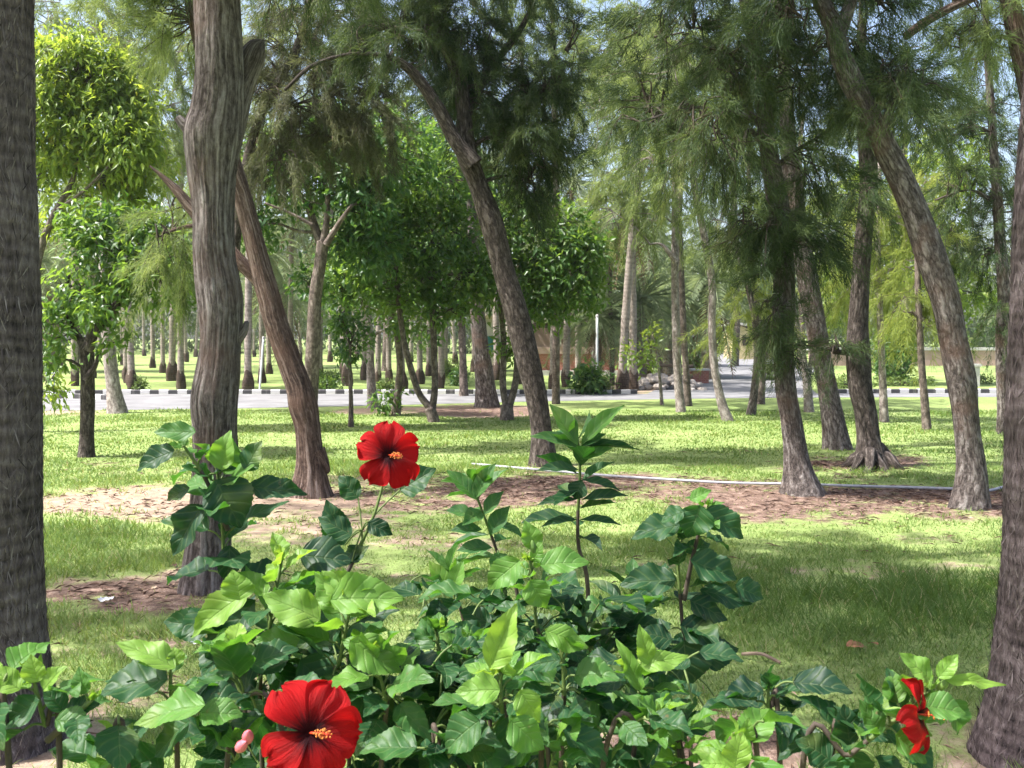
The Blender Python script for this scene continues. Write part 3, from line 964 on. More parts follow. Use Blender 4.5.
t = Tree('casuarina_tree', 'dark leaning casuarina with a long left limb and dense dark crown', 'tree', G(543, 466), gd(466), 'bark_pine', seed=13)
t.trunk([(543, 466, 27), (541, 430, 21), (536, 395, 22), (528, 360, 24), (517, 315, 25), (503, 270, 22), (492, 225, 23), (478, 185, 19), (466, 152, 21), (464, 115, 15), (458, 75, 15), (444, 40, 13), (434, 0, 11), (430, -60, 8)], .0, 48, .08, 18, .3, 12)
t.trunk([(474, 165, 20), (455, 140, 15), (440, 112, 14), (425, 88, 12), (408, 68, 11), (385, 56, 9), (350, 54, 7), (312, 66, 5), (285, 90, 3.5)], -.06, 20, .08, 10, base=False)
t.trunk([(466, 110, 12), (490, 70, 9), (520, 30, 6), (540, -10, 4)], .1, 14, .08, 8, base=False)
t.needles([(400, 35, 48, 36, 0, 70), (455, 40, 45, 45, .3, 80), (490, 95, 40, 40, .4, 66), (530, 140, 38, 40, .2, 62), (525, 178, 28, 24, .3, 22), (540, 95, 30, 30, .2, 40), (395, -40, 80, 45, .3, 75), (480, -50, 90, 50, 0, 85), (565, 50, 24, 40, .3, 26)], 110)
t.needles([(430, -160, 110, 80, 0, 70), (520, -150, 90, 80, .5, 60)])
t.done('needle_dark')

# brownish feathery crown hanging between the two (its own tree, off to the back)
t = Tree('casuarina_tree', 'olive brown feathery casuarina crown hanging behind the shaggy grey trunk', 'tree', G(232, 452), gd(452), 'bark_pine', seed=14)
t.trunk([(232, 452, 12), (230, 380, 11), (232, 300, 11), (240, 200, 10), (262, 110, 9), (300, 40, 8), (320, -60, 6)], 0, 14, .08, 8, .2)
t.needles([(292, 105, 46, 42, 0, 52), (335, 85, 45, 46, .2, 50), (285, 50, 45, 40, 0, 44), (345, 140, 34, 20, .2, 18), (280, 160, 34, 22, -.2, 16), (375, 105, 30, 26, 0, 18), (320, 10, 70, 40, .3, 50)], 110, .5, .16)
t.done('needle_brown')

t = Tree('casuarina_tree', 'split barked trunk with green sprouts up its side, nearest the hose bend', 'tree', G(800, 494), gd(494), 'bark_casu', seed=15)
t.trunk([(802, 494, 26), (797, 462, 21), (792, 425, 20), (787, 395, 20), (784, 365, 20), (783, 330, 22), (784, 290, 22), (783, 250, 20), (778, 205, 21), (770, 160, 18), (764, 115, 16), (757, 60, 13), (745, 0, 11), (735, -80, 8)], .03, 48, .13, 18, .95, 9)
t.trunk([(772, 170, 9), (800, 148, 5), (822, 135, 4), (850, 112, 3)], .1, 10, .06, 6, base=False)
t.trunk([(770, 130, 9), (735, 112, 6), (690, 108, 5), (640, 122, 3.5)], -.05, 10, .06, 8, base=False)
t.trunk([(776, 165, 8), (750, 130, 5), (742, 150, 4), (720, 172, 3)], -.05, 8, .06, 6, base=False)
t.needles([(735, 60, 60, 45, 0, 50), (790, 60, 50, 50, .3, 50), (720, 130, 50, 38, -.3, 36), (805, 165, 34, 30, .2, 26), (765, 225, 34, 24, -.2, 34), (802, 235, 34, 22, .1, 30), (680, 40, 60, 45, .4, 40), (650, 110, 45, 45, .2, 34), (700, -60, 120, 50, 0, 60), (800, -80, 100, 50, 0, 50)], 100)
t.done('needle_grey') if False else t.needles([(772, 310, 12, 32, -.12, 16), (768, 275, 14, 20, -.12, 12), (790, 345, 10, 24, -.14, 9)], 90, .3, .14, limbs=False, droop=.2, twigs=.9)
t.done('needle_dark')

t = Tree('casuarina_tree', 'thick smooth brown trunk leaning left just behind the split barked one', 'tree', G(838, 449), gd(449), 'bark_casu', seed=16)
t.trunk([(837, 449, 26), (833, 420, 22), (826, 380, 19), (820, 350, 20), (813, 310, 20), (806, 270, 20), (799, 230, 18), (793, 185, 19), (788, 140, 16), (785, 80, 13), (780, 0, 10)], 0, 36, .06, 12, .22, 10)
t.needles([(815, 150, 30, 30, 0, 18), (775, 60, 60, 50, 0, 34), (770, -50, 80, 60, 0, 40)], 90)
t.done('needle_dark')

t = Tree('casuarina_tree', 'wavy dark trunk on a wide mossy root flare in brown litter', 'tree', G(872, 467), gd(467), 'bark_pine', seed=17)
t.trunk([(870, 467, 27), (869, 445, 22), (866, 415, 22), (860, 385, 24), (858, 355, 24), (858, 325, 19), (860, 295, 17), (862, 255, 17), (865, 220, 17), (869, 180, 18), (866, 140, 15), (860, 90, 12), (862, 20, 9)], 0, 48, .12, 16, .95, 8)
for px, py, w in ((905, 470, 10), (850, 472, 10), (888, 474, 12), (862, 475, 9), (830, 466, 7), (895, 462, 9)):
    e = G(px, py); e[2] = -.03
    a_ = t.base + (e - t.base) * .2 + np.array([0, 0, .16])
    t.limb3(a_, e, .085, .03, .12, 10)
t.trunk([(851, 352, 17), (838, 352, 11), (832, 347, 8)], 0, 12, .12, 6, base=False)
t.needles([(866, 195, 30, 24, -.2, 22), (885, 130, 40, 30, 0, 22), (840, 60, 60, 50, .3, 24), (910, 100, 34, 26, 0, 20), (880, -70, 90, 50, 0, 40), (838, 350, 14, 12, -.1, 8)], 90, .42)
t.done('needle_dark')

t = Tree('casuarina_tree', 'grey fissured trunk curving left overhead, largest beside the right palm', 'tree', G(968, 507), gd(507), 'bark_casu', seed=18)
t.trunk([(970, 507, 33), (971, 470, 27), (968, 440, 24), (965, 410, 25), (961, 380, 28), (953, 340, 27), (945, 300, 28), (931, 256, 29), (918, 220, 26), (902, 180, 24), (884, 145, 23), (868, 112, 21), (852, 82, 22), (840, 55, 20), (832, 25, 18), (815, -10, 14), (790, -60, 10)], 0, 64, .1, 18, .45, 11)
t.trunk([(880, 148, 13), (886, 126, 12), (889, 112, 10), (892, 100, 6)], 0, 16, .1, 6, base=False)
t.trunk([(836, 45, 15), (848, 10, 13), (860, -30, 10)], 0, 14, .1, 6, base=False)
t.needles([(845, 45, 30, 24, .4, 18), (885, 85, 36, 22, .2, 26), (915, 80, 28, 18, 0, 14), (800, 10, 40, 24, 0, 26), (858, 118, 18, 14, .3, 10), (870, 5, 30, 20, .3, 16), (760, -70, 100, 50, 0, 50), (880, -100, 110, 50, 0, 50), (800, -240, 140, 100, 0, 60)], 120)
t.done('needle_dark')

t = Tree('casuarina_tree', 'thin upright casuarina with dark sprays beside the right palm trunk', 'tree', G(1006, 434), gd(434), 'bark_casu', seed=19)
t.trunk([(1006, 434, 17), (1005, 400, 15), (1003, 365, 14), (1002, 330, 12), (1004, 290, 12), (1000, 240, 11), (997, 195, 10), (993, 140, 8), (988, 60, 7), (984, -20, 5), (980, -90, 3)], 0, 20, .1, 10, .25)
t.trunk([(998, 205, 6), (970, 190, 4), (935, 200, 3)], 0, 8, .08, 6, base=False)
t.needles([(985, 130, 42, 30, 0, 40), (1005, 200, 28, 30, 0, 24), (965, 185, 34, 22, 0, 26), (985, 255, 30, 26, .3, 18), (1000, 310, 16, 26, 0, 10), (940, 130, 34, 24, .3, 22), (990, 60, 50, 40, .2, 36), (950, 235, 28, 22, .4, 14)], 90, .55)
t.done('needle_dark')

t = Tree('casuarina_tree', 'thick brown bare limb crossing the sky beside the curved trunk', 'tree', G(1075, 470), gd(470), 'bark_red', seed=20)
t.trunk([(1075, 470, 30), (1070, 380, 27), (1060, 280, 25), (1046, 180, 23), (1030, 90, 21), (1016, 30, 19), (1002, -40, 16)], 0, 30, .08, 10, .3)
t.trunk([(1006, -20, 14), (980, -6, 13), (950, 8, 12), (925, 22, 11), (905, 37, 9)], 0, 18, .06, 8, base=False)
t.needles([(1000, 20, 34, 30, 0, 26), (960, 40, 28, 20, .2, 18), (1040, -50, 60, 60, 0, 40), (930, -60, 80, 50, 0, 50)], 90)
t.done('needle_grey')

# a neighbour of the grove standing left of the ringed palm; its crown shades the near ground
t = Tree('casuarina_tree', 'casuarina standing left of the dark ringed palm and shading the near ground', 'tree', np.array([-6.4, 4.7, 0.0]), 4.7, 'bark_casu', seed=33)
t.trunk([(-850, 680, 90), (-840, 400, 80), (-820, 0, 70), (-800, -400, 55), (-770, -800, 38), (-760, -1300, 16)], 0, 30, .1, 12, .4)
t.needles([(-760, -500, 260, 160, -.3, 60), (-640, -640, 240, 170, .8, 70), (-820, -760, 280, 200, .6, 70), (-600, -760, 240, 180, 2.0, 80), (-720, -980, 260, 200, 0, 60), (-500, -700, 160, 120, 3.0, 50)], 110, .5)
t.done('needle_dark')

WS = 0.84
# --- mid distance casuarinas --------------------------------------------------------
MID = [
    # label, bark, leaf, trunk points, blobs
    ('thin whitish trunk with pale lit foot on the sunny lawn', 'bark_pale', 'needle_lime',
     [(884, 422, 10), (883, 390, 9), (881, 340, 8), (879, 290, 7), (878, 230, 6), (880, 160, 5)],
     [(885, 220, 38, 34), (905, 270, 34, 34), (860, 280, 26, 30), (920, 200, 34, 34)]),
    ('slim trunk ringed by a grass tuft, between whitish trunk and curved trunk', 'bark_thin', 'needle_lime',
     [(927, 430, 10), (924, 395, 9), (921, 355, 8), (919, 310, 8), (917, 260, 6), (915, 200, 4)],
     [(915, 300, 22, 26), (925, 250, 26, 30), (900, 310, 14, 16), (940, 320, 16, 20)]),
    ('slender grey trunk bent like a bow in front of the side road', 'bark_pale', 'needle_grey',
     [(728, 421, 12), (721, 400, 11), (714, 365, 9), (712, 325, 9), (712, 285, 9), (706, 245, 9), (699, 210, 8), (692, 170, 7), (686, 120, 6)],
     [(690, 130, 40, 45), (720, 220, 30, 34), (660, 170, 34, 34), (675, 70, 50, 40)]),
    ('straight grey trunk before the date palms, front one of a close pair', 'bark_pale', 'needle_grey',
     [(681, 412, 11), (678, 380, 10), (676, 330, 10), (675, 270, 9), (675, 210, 8), (674, 150, 7), (670, 70, 6)],
     [(640, 60, 55, 50), (600, 100, 34, 50), (625, 170, 40, 36), (610, 210, 26, 26), (655, 215, 30, 18), (670, 20, 60, 40)]),
    ('straight grey trunk before the date palms, rear one of a close pair', 'bark_thin', 'needle_grey',
     [(688, 406, 9), (686, 370, 8), (683, 320, 8), (681, 260, 7), (680, 200, 6), (690, 120, 5)],
     [(705, 90, 40, 50), (730, 160, 34, 40), (600, 40, 44, 44)]),
    ('pinkish trunk under yellow green sprays beside the side road', 'bark_casu', 'needle_lime',
     [(751, 415, 10), (754, 392, 9), (757, 360, 8), (756, 330, 8), (750, 295, 7), (741, 262, 7), (735, 225, 6), (735, 170, 5)],
     [(745, 300, 24, 14), (735, 325, 24, 14), (765, 325, 20, 14), (752, 278, 14, 12), (770, 300, 14, 24)]),
    ('dark thin trunk pressed behind the pinkish trunk', 'bark_thin', 'needle_grey',
     [(760, 404, 10), (762, 370, 9), (760, 335, 8), (754, 280, 7), (750, 220, 6), (748, 130, 5)],
     [(745, 190, 30, 34), (735, 250, 20, 30), (760, 120, 34, 40)]),
    ('pale forked bluish trunk seen between the two leaning brown trunks', 'bark_pale', 'needle_lime',
     [(809, 412, 11), (807, 385, 10), (802, 350, 8), (796, 320, 6), (790, 280, 5)],
     [(835, 230, 30, 36), (850, 290, 20, 30)]),
    ('tall thin blue grey trunk in the gap of bright sky', 'bark_thin', 'needle_grey',
     [(556, 404, 9), (556, 330, 9), (556, 260, 9), (556, 190, 9), (555, 120, 8), (553, 50, 6), (552, -40, 4)],
     [(550, 40, 28, 60), (565, 110, 16, 24), (535, -40, 50, 50)]),
    ('stout grey trunk leaning left with roots on a bare patch by the road', 'bark_casu', 'needle_dark',
     [(487, 407, 26), (484, 375, 22), (480, 340, 19), (477, 305, 17), (474, 260, 15), (472, 200, 12), (470, 120, 9)],
     [(470, 190, 40, 40), (450, 120, 50, 50), (500, 60, 50, 50)]),
    ('smooth grey leaning trunk beside the small dark forked tree', 'bark_pale', 'needle_grey',
     [(117, 413, 21), (113, 385, 17), (109, 350, 15), (106, 315, 13), (104, 270, 12), (104, 190, 10), (110, 90, 8)],
     [(110, 40, 60, 45), (150, 110, 40, 60), (60, 10, 50, 40), (170, 60, 50, 60), (128, 298, 14, 14)]),
]
for k, (lab, bk_, lf_, tp, bl) in enumerate(MID):
    d = gd(tp[0][1])
    t = Tree('casuarina_tree', lab, 'tree', G(tp[0][0], tp[0][1]), d, bk_, 'twig_pale' if bk_ == 'bark_pale' else 'twig', seed=40 + k)
    t.trunk(tp, 0.02, 18, .1, 8, .3)
    if k == 7:
        t.trunk([(807, 385, 7), (812, 355, 6), (816, 330, 5)], .05, 10, .1, 6, base=False)
    if k == 3:
        t.trunk([(676, 262, 7), (662, 245, 5), (650, 244, 5)], -.1, 8, .1, 5, base=False)
    t.needles(bl, 80, .6, .2, dens=.8)
    t.done(lf_)

# --- broadleaf trees ---------------------------------------------------------------
t = Tree('broadleaf_tree', 'small dark forked tree with drooping leaves casting shade on lawn', 'tree', G(86, 457), gd(457), 'bark_pine', seed=60)
t.trunk([(86, 457, 17), (87, 430, 15), (88, 395, 16), (87, 360, 16), (86, 340, 17)], 0, 24, .1, 12, .3)
t.trunk([(86, 350, 13), (78, 336, 8), (70, 322, 7), (66, 300, 6), (68, 275, 5)], .1, 12, .1, 6, base=False)
t.trunk([(87, 350, 15), (94, 332, 12), (106, 318, 11), (120, 300, 9), (130, 270, 7)], -.05, 14, .1, 6, base=False)
t.trunk([(86, 380, 10), (95, 366, 6), (100, 350, 4)], -.1, 10, .1, 6, base=False)
t.broad([(120, 255, 48, 38, .2), (160, 280, 38, 28, -.2), (80, 290, 26, 22, 0), (60, 320, 16, 30, 0), (100, 305, 24, 14, -.3), (150, 240, 36, 28, .3), (115, 345, 14, 12, -.2), (55, 360, 12, 12, 0), (95, 225, 34, 22, .2), (185, 265, 14, 34, .2)], .13, 12, .9)
t.done('leaf_mid')

t = Tree('broadleaf_tree', 'bright yellow green domed tree beside the dark ringed palm trunk', 'tree', G(30, 432), gd(432), 'bark_thin', seed=61)
t.trunk([(30, 432, 12), (33, 380, 11), (38, 320, 11), (36, 275, 10), (42, 245, 9), (54, 215, 8), (68, 190, 7), (78, 165, 5), (85, 130, 4)], 0, 18, .1, 8, .3)
t.trunk([(38, 262, 8), (30, 225, 6), (36, 190, 5), (50, 150, 4)], .1, 10, .1, 6, base=False)
t.trunk([(58, 210, 6), (85, 190, 4), (110, 165, 3)], -.1, 10, .1, 6, base=False)
t.broad([(85, 82, 50, 40, 0, 300), (58, 120, 40, 44, 0, 220), (115, 120, 38, 36, 0, 230), (90, 150, 50, 28, .2, 160), (130, 146, 24, 24, -.3, 70), (60, 68, 32, 30, .2, 110), (140, 100, 14, 14, 0, 24), (95, 48, 18, 12, .2, 40), (112, 176, 22, 14, -.2, 40), (40, 60, 16, 22, .3, 40), (150, 170, 20, 20, .4, 40), (135, 200, 24, 20, .5, 40), (45, 175, 14, 26, .3, 36), (100, 195, 34, 22, .2), (60, 215, 20, 24, .2), (50, 380, 8, 30, -.2, 12)], .155, 14, .85, gate=.53, asp=.34, droop=.7)
t.done('leaf_lime')

t = Tree('broadleaf_tree', 'branching dark leaved tree rising behind the leaning forked red trunk', 'tree', G(308, 432), gd(432), 'bark_thin', seed=62)
t.trunk([(308, 432, 18), (311, 390, 17), (313, 345, 17), (315, 300, 16), (320, 265, 15), (323, 242, 15)], 0, 20, .1, 10, .25)
t.trunk([(323, 248, 12), (314, 225, 10), (308, 205, 8), (296, 190, 6)], .1, 12, .1, 6, base=False)
t.trunk([(324, 245, 11), (327, 215, 7), (328, 185, 5)], 0, 10, .1, 6, base=False)
t.trunk([(326, 245, 9), (340, 222, 6), (352, 205, 4)], -.1, 10, .1, 6, base=False)
t.trunk([(312, 225, 7), (290, 213, 5), (265, 203, 4)], -.1, 10, .1, 6, base=False)
t.broad([(300, 180, 44, 28, .3), (350, 175, 36, 34, .3), (265, 165, 30, 26, .3), (260, 225, 18, 26, .4), (345, 240, 28, 22, .5), (365, 205, 30, 26, .2), (330, 140, 44, 34, .4), (395, 150, 44, 40, .5), (375, 245, 34, 30, .6), (290, 150, 30, 26, .5), (310, 285, 16, 20, .4)], .15, 12, 1.0)
t.done('leaf_dark')

BR = [
    ('thin leaning sapling with a small dark leafy head on the lawn', 'bark_thin', 'leaf_dark', .12,
     [[(351, 427, 6), (351, 400, 5), (350, 375, 4.5), (350, 345, 4)]],
     [(350, 335, 20, 20), (342, 318, 16, 14), (356, 350, 18, 8)]),
    ('V shaped double trunk on the lawn in front of the road', 'bark_thin', 'leaf_mid', .15,
     [[(434, 422, 12), (430, 408, 12)], [(432, 410, 10), (420, 395, 8), (412, 372, 8), (404, 340, 7), (399, 305, 7), (396, 270, 6), (395, 230, 5)], [(432, 410, 9), (435, 385, 8), (434, 345, 8), (432, 300, 7), (430, 255, 6)]],
     [(390, 260, 46, 36), (430, 235, 48, 38), (420, 185, 50, 44), (380, 210, 40, 36), (455, 275, 38, 30), (405, 298, 30, 16), (450, 310, 24, 12)]),
    ('slim double stemmed tree close behind the dark leaning casuarina', 'bark_thin', 'leaf_mid', .15,
     [[(507, 420, 15), (507, 405, 14)], [(507, 410, 9), (503, 385, 8), (504, 345, 7), (500, 300, 6), (495, 250, 5)], [(508, 410, 10), (516, 380, 8), (518, 340, 7), (525, 300, 6), (535, 260, 5)]],
     [(548, 240, 42, 40), (572, 275, 32, 34), (535, 285, 34, 30), (520, 220, 36, 30), (585, 255, 22, 30), (510, 340, 12, 16), (490, 280, 34, 26), (550, 308, 34, 16), (590, 295, 14, 16)]),
    ('wavy dark trunk with a leafy burl left of the V shaped tree', 'bark_thin', 'leaf_mid', .14,
     [[(396, 416, 10), (398, 392, 9), (400, 365, 8), (397, 335, 8), (392, 305, 7), (388, 260, 6)]],
     [(372, 280, 40, 32), (350, 250, 36, 30), (400, 320, 22, 16), (340, 290, 20, 16), (388, 398, 8, 10, 0, 14)]),
    ('straight pale grey trunk near the road left of the V shaped tree', 'bark_pale', 'leaf_dark', .15,
     [[(373, 408, 13), (371, 380, 10), (370, 345, 9), (368, 310, 8), (366, 260, 7)]],
     [(365, 240, 34, 34), (340, 285, 22, 18), (425, 330, 14, 12)]),
    ('dark round crowned tree beyond the road behind the V shaped tree', 'bark_thin', 'leaf_dark', .2,
     [[(464, 396, 10), (463, 360, 9), (461, 320, 9), (458, 260, 8)]],
     [(455, 240, 40, 40), (470, 190, 34, 34), (420, 160, 40, 40), (445, 300, 34, 18)]),
    ('pale yellow green tree beyond the road in the bright gap', 'bark_thin', 'leaf_lime', .2,
     [[(612, 385, 6), (612, 340, 6), (610, 300, 5), (610, 260, 5)]],
     [(605, 225, 26, 22), (625, 245, 26, 20), (595, 250, 22, 20), (640, 215, 20, 18)]),
    ('thin pale staked young tree leaning at the road edge', 'bark_pale', 'leaf_lime', .14,
     [[(662, 405, 4), (660, 380, 3.6), (657, 355, 3.2), (652, 334, 3)]],
     [(640, 358, 16, 9, -.3), (650, 335, 10, 8), (632, 348, 9, 7)]),
    ('yellow green tree behind the whitish trunk beyond the right kerb', 'bark_thin', 'leaf_lime', .22,
     [[(850, 385, 7), (850, 340, 7), (850, 300, 6), (848, 240, 5)]],
     [(850, 210, 44, 36), (890, 180, 44, 40), (930, 220, 40, 36), (840, 270, 34, 26), (900, 260, 44, 34), (960, 290, 34, 30), (950, 160, 40, 36), (830, 310, 20, 16)]),
]
for k, (lab, bk_, lf_, ls, trs, bl) in enumerate(BR):
    b = trs[0][0]
    t = Tree('broadleaf_tree', lab, 'tree', G(b[0], b[1]), gd(b[1]), bk_, seed=80 + k)
    for q, tp in enumerate(trs):
        t.trunk(tp, .02 * q, 14, .1, 8, .3, base=(q == 0))
    t.broad(bl, ls, 13, 1.15, droop=.4)
    t.done(lf_)

# --- tall casuarinas further back ----------------------------------------------------
BACK = [(75, 372, 'needle_grey', [(60, 40, 70, 60), (120, 100, 60, 70), (90, 170, 60, 40)], 'grey green casuarina standing behind the yellow green domed tree'),
        (215, 374, 'needle_lime', [(200, 60, 70, 60), (250, 60, 50, 60), (240, 0, 90, 60), (180, 150, 40, 50)], 'pale lit casuarina behind the swollen shaggy trunk'),
        (385, 371, 'needle_grey', [(360, 60, 70, 60), (400, 110, 60, 60), (330, 20, 80, 50)], 'grey casuarina behind the long left limb of the dark one'),
        (520, 368, 'needle_grey', [(500, 40, 70, 60), (530, 0, 60, 60), (520, 120, 40, 60), (470, 140, 40, 50)], 'hazy casuarina behind the dark dense crown'),
        (640, 370, 'needle_lime', [(620, 40, 60, 60), (660, 110, 60, 60), (620, 140, 30, 40), (650, 190, 40, 30)], 'pale green casuarina rising behind the date palms'),
        (735, 366, 'needle_grey', [(730, 60, 70, 70), (760, 140, 50, 60), (700, 150, 40, 50), (780, 0, 60, 60), (725, 215, 40, 30)], 'soft grey casuarina at the far end of the side road'),
        (905, 372, 'needle_grey', [(870, 120, 50, 50), (960, 110, 50, 44), (1000, 160, 50, 50), (1010, 250, 40, 50), (930, 50, 40, 30)], 'airy casuarina behind the yellow green tree beyond the right kerb'),
        (800, 368, 'needle_lime', [(800, 200, 50, 60), (820, 120, 40, 50), (790, 280, 34, 34)], 'lit casuarina behind the two leaning brown trunks')]
for k, (bx, by, lf_, bl, lab) in enumerate(BACK):
    t = Tree('casuarina_tree', lab, 'tree', G(bx, by), gd(by), 'bark_thin', seed=120 + k, group='tall casuarinas beyond the road')
    top = min(b[1] for b in bl)
    t.trunk([(bx, by, 9), (bx + 2, by - 60, 8), (bx - 2, by - 140, 7), (bx, by - 220, 6), (bx + 3, max(top, by - 330), 4)], 0, 10, .1, 6, .3)
    t.needles(bl, 60, 1.0, .34, .021, dens=.42, twigs=.25)
    t.done(lf_)


# ------------------------------------------------------------------ palms beyond the road
def palm_proto(label, h, seed, fl=2.2, boot=True, nf=30, lo=-.55, skirt=8, rad=.098, dense=1.0, group='palm plantation'):
    r = np.random.default_rng(seed)
    base = np.array([0.0, 200.0 + seed, 0.0])
    root = thing('palm_tree', base, label, 'palm tree', group)
    tr = MB()
    z = np.linspace(-.1, h, 26)
    lean = r.normal(0, .012, 2)
    c = np.stack([base[0] + lean[0] * np.abs(z) ** 1.5, base[1] + lean[1] * np.abs(z) ** 1.5, z], -1)
    rr = rad * (1.08 - .2 * z / h) * (1 + .04 * r.normal(size=len(z)))
    tube(tr, c, rr, 12, 0, rings_disp(seed))
    tr.build('trunk', M['palm_far'], root, base, True)
    if boot:
        b = MB()
        zb = np.linspace(-.08, .62, 10)
        prof = np.interp(zb, [-.08, 0, .12, .3, .48, .62], [.13, .155, .17, .165, .125, .085])
        tube(b, np.stack([np.full(10, base[0]), np.full(10, base[1]), zb], -1), prof, 14, 0, bark_disp(.5, 8, seed))
        b.build('root_boot', M['palm_boot'], root, base, True)
    cr = MB()
    top = c[-1]
    frond_crown(cr, top, nf, fl, r, lo, 1.15, .45, int(26 * dense), 0, .034)
    if skirt:
        frond_crown(cr, top - np.array([0, 0, .15]), skirt, fl * .8, r, -1.25, -.85, .4, 18, 1, .03)
    cr.build('crown', [M['frond'], M['frond_dry']], root, base)
    return root


PGROUP = 'palms of the plantation beyond the road'
protos = [palm_proto('palm in the plantation rows', h, s, fl) for h, s, fl in ((6.2, 1, 2.2), (5.4, 2, 2.0), (6.9, 3, 2.3), (4.8, 4, 2.1))]
ordinal = {}
FAR = [(75, 386, 'dark footed palm right of the ringed palm, before the road sign post'), (127, 383, 'pale palm left of a close pair behind the grey leaning trunk'), (132, 392, 'palm with a round green bush at its foot'),
       (144, 356, None), (153, 368, None), (163, 373, None), (172, 381, 'dark booted palm second in line from the shaggy grey trunk'), (181, 389, 'dark booted palm nearest the shaggy grey trunk'), (186, 362, None), (123, 365, None),
       (248, 392.5, 'palm with a thick dark foot standing at the kerb by the white pole'), (262, 383, 'palm right behind the slanting white pole'), (269, 374, None), (343, 375, None),
       (347, 386, 'palm beyond the kerb just behind the thin sapling'), (365, 380, None), (378, 384, 'palm just right of the straight pale grey trunk'), (389, 382, None), (402, 392.5, 'palm at the kerb behind the wavy dark trunk'),
       (429, 376, None), (441, 388, 'booted palm between the arms of the V shaped tree'), (445, 375, None), (497, 380, None), (553, 389, 'booted palm left of two before the brick pavilion'),
       (566, 387, 'booted palm right of two before the brick pavilion'), (578, 381, None), (622, 392.5, 'dark footed palm left of a pair beside the stone mound'), (633, 390.5, 'dark footed palm right of a pair beside the stone mound'),
       (100, 358, None), (112, 372, None), (60, 366, None), (92, 378, None), (205, 366, None), (222, 378, None), (233, 360, None), (281, 366, None), (290, 380, None), (300, 360, None), (330, 362, None),
       (357, 358, None), (411, 362, None), (420, 384, None), (455, 364, None), (474, 372, None), (508, 362, None), (519, 384, None), (532, 368, None), (590, 366, None), (604, 372, None), (648, 376, None), (660, 366, None),
       (40, 378, None), (20, 362, None), (173, 357, None), (196, 357, None), (254, 357, None), (320, 378, None), (312, 355, None), (400, 356, None), (486, 356, None), (560, 360, None), (545, 357, None)]
rr = np.random.default_rng(5)
for k, (px, py, lab) in enumerate(FAR):
    g = G(px, py); g[2] = 0
    p = protos[k % 4]
    lab = lab or 'far slender palm deep inside the plantation, well behind its front row'
    if k < 4:
        p.location = g; p['label'] = lab; p['group'] = PGROUP; p.rotation_euler = (0, 0, rr.uniform(0, 6.28))
    else:
        dup(p, g, rr.uniform(0, 6.28), lab, PGROUP, rr.uniform(.88, 1.15))

# date palms, low arching crowns
DG = 'date palms by the stone mound'
dproto = palm_proto('date palm', 2.7, 11, 2.5, False, 40, -.5, 10, .2, 1.2, DG)
DATE = [(640, 384, 1.0, 'date palm with arching fronds behind the stone mound'), (596, 385, .8, 'short bushy date palm behind the thin white pole'), (668, 378, 1.05, 'date palm behind the close pair of straight trunks'),
        (708, 379, 1.3, 'tall date palm showing broad fronds beside the side road'), (575, 372, 1.3, 'date palm rising over the brick pavilion'), (648, 366, 1.6, 'highest date palm with grey fronds in the bright gap'), (50, 372, 1.5, 'pale feathery palm in the gap beside the ringed palm'), (287, 368, 1.35, 'pale feathery palm behind the leaning forked red trunk')]
for k, (px, py, sc, lab) in enumerate(DATE):
    g = G(px, py); g[2] = 0
    if k == 0:
        dproto.location = g; dproto['label'] = lab
    else:
        dup(dproto, g, rr.uniform(0, 6.28), lab, DG, sc)


# ------------------------------------------------------------------ bushes, hedge, far wood
def bush(px, py, rx, ry, label, leafm='hedge_leaf', seed=1, leaf=.1, name='bush', n=None):
    d = gd(py)
    t = Tree(name, label, 'bush', G(px, py), d, 'bark_thin', seed=seed)
    t.trunk([(px, py, 3), (px, py - ry * .8, 2)], 0, 6, .05, 3, 0)
    t.broad([(px, py - ry * .85, rx, ry, 0, n or int(rx * ry * .55 + 20))], leaf, 11, 1, True, .3, .3, .3, .1)
    t.root['category'] = 'bush'
    return t.done(leafm)


bush(139, 392, 6, 7, 'round light green bush at the foot of a palm', seed=1)
bush(387, 392, 8, 7, 'yellow green bush by the kerb behind the wavy trunk', seed=3)
bush(326, 391, 14, 6, 'dark green bush spreading on the kerb by the forked trunk', 'leaf_mid', 4)
bush(330, 380, 16, 5, 'flat green bush behind the one at the kerb', 'leaf_mid', 5)
bush(460, 386, 10, 9, 'dark stubby plant beyond the kerb behind the V shaped tree', 'leaf_dark', 6)
bush(452, 378, 14, 10, 'light leafy bush left of the stout grey trunk', seed=7)
bush(590, 394, 12, 13, 'spiky dark clump at the foot of the thin white pole', 'leaf_dark', 8, .2)
bush(604, 394, 8, 7, 'bright green bush right of the thin white pole', seed=9)
bush(428, 362, 18, 10, 'far pale bush seen under the dark leaves', seed=10)
bush(540, 375, 14, 10, 'green bush at the brick pavilion wall', 'leaf_mid', 11)
bush(845, 388, 26, 5, 'low trimmed green hedge beyond the right kerb', seed=12, name='hedge')
bush(905, 386, 30, 4, 'low pale green hedge strip before the pink wall', seed=13, name='hedge')
bush(975, 384, 20, 5, 'low green hedge beside the white block', seed=14, name='hedge')
bush(700, 376, 14, 14, 'dark green bush behind the brick block', 'leaf_mid', 15, .16)
bush(893, 380, 16, 34, 'dark blue green conical shrub beyond the right kerb', 'leaf_dark', 16, .18)
bush(770, 380, 16, 10, 'pale shrub beside the side road behind the pinkish trunk', seed=17)
bush(985, 352, 22, 18, 'green shrub mass behind the thin upright casuarina', 'leaf_mid', 18, .3)


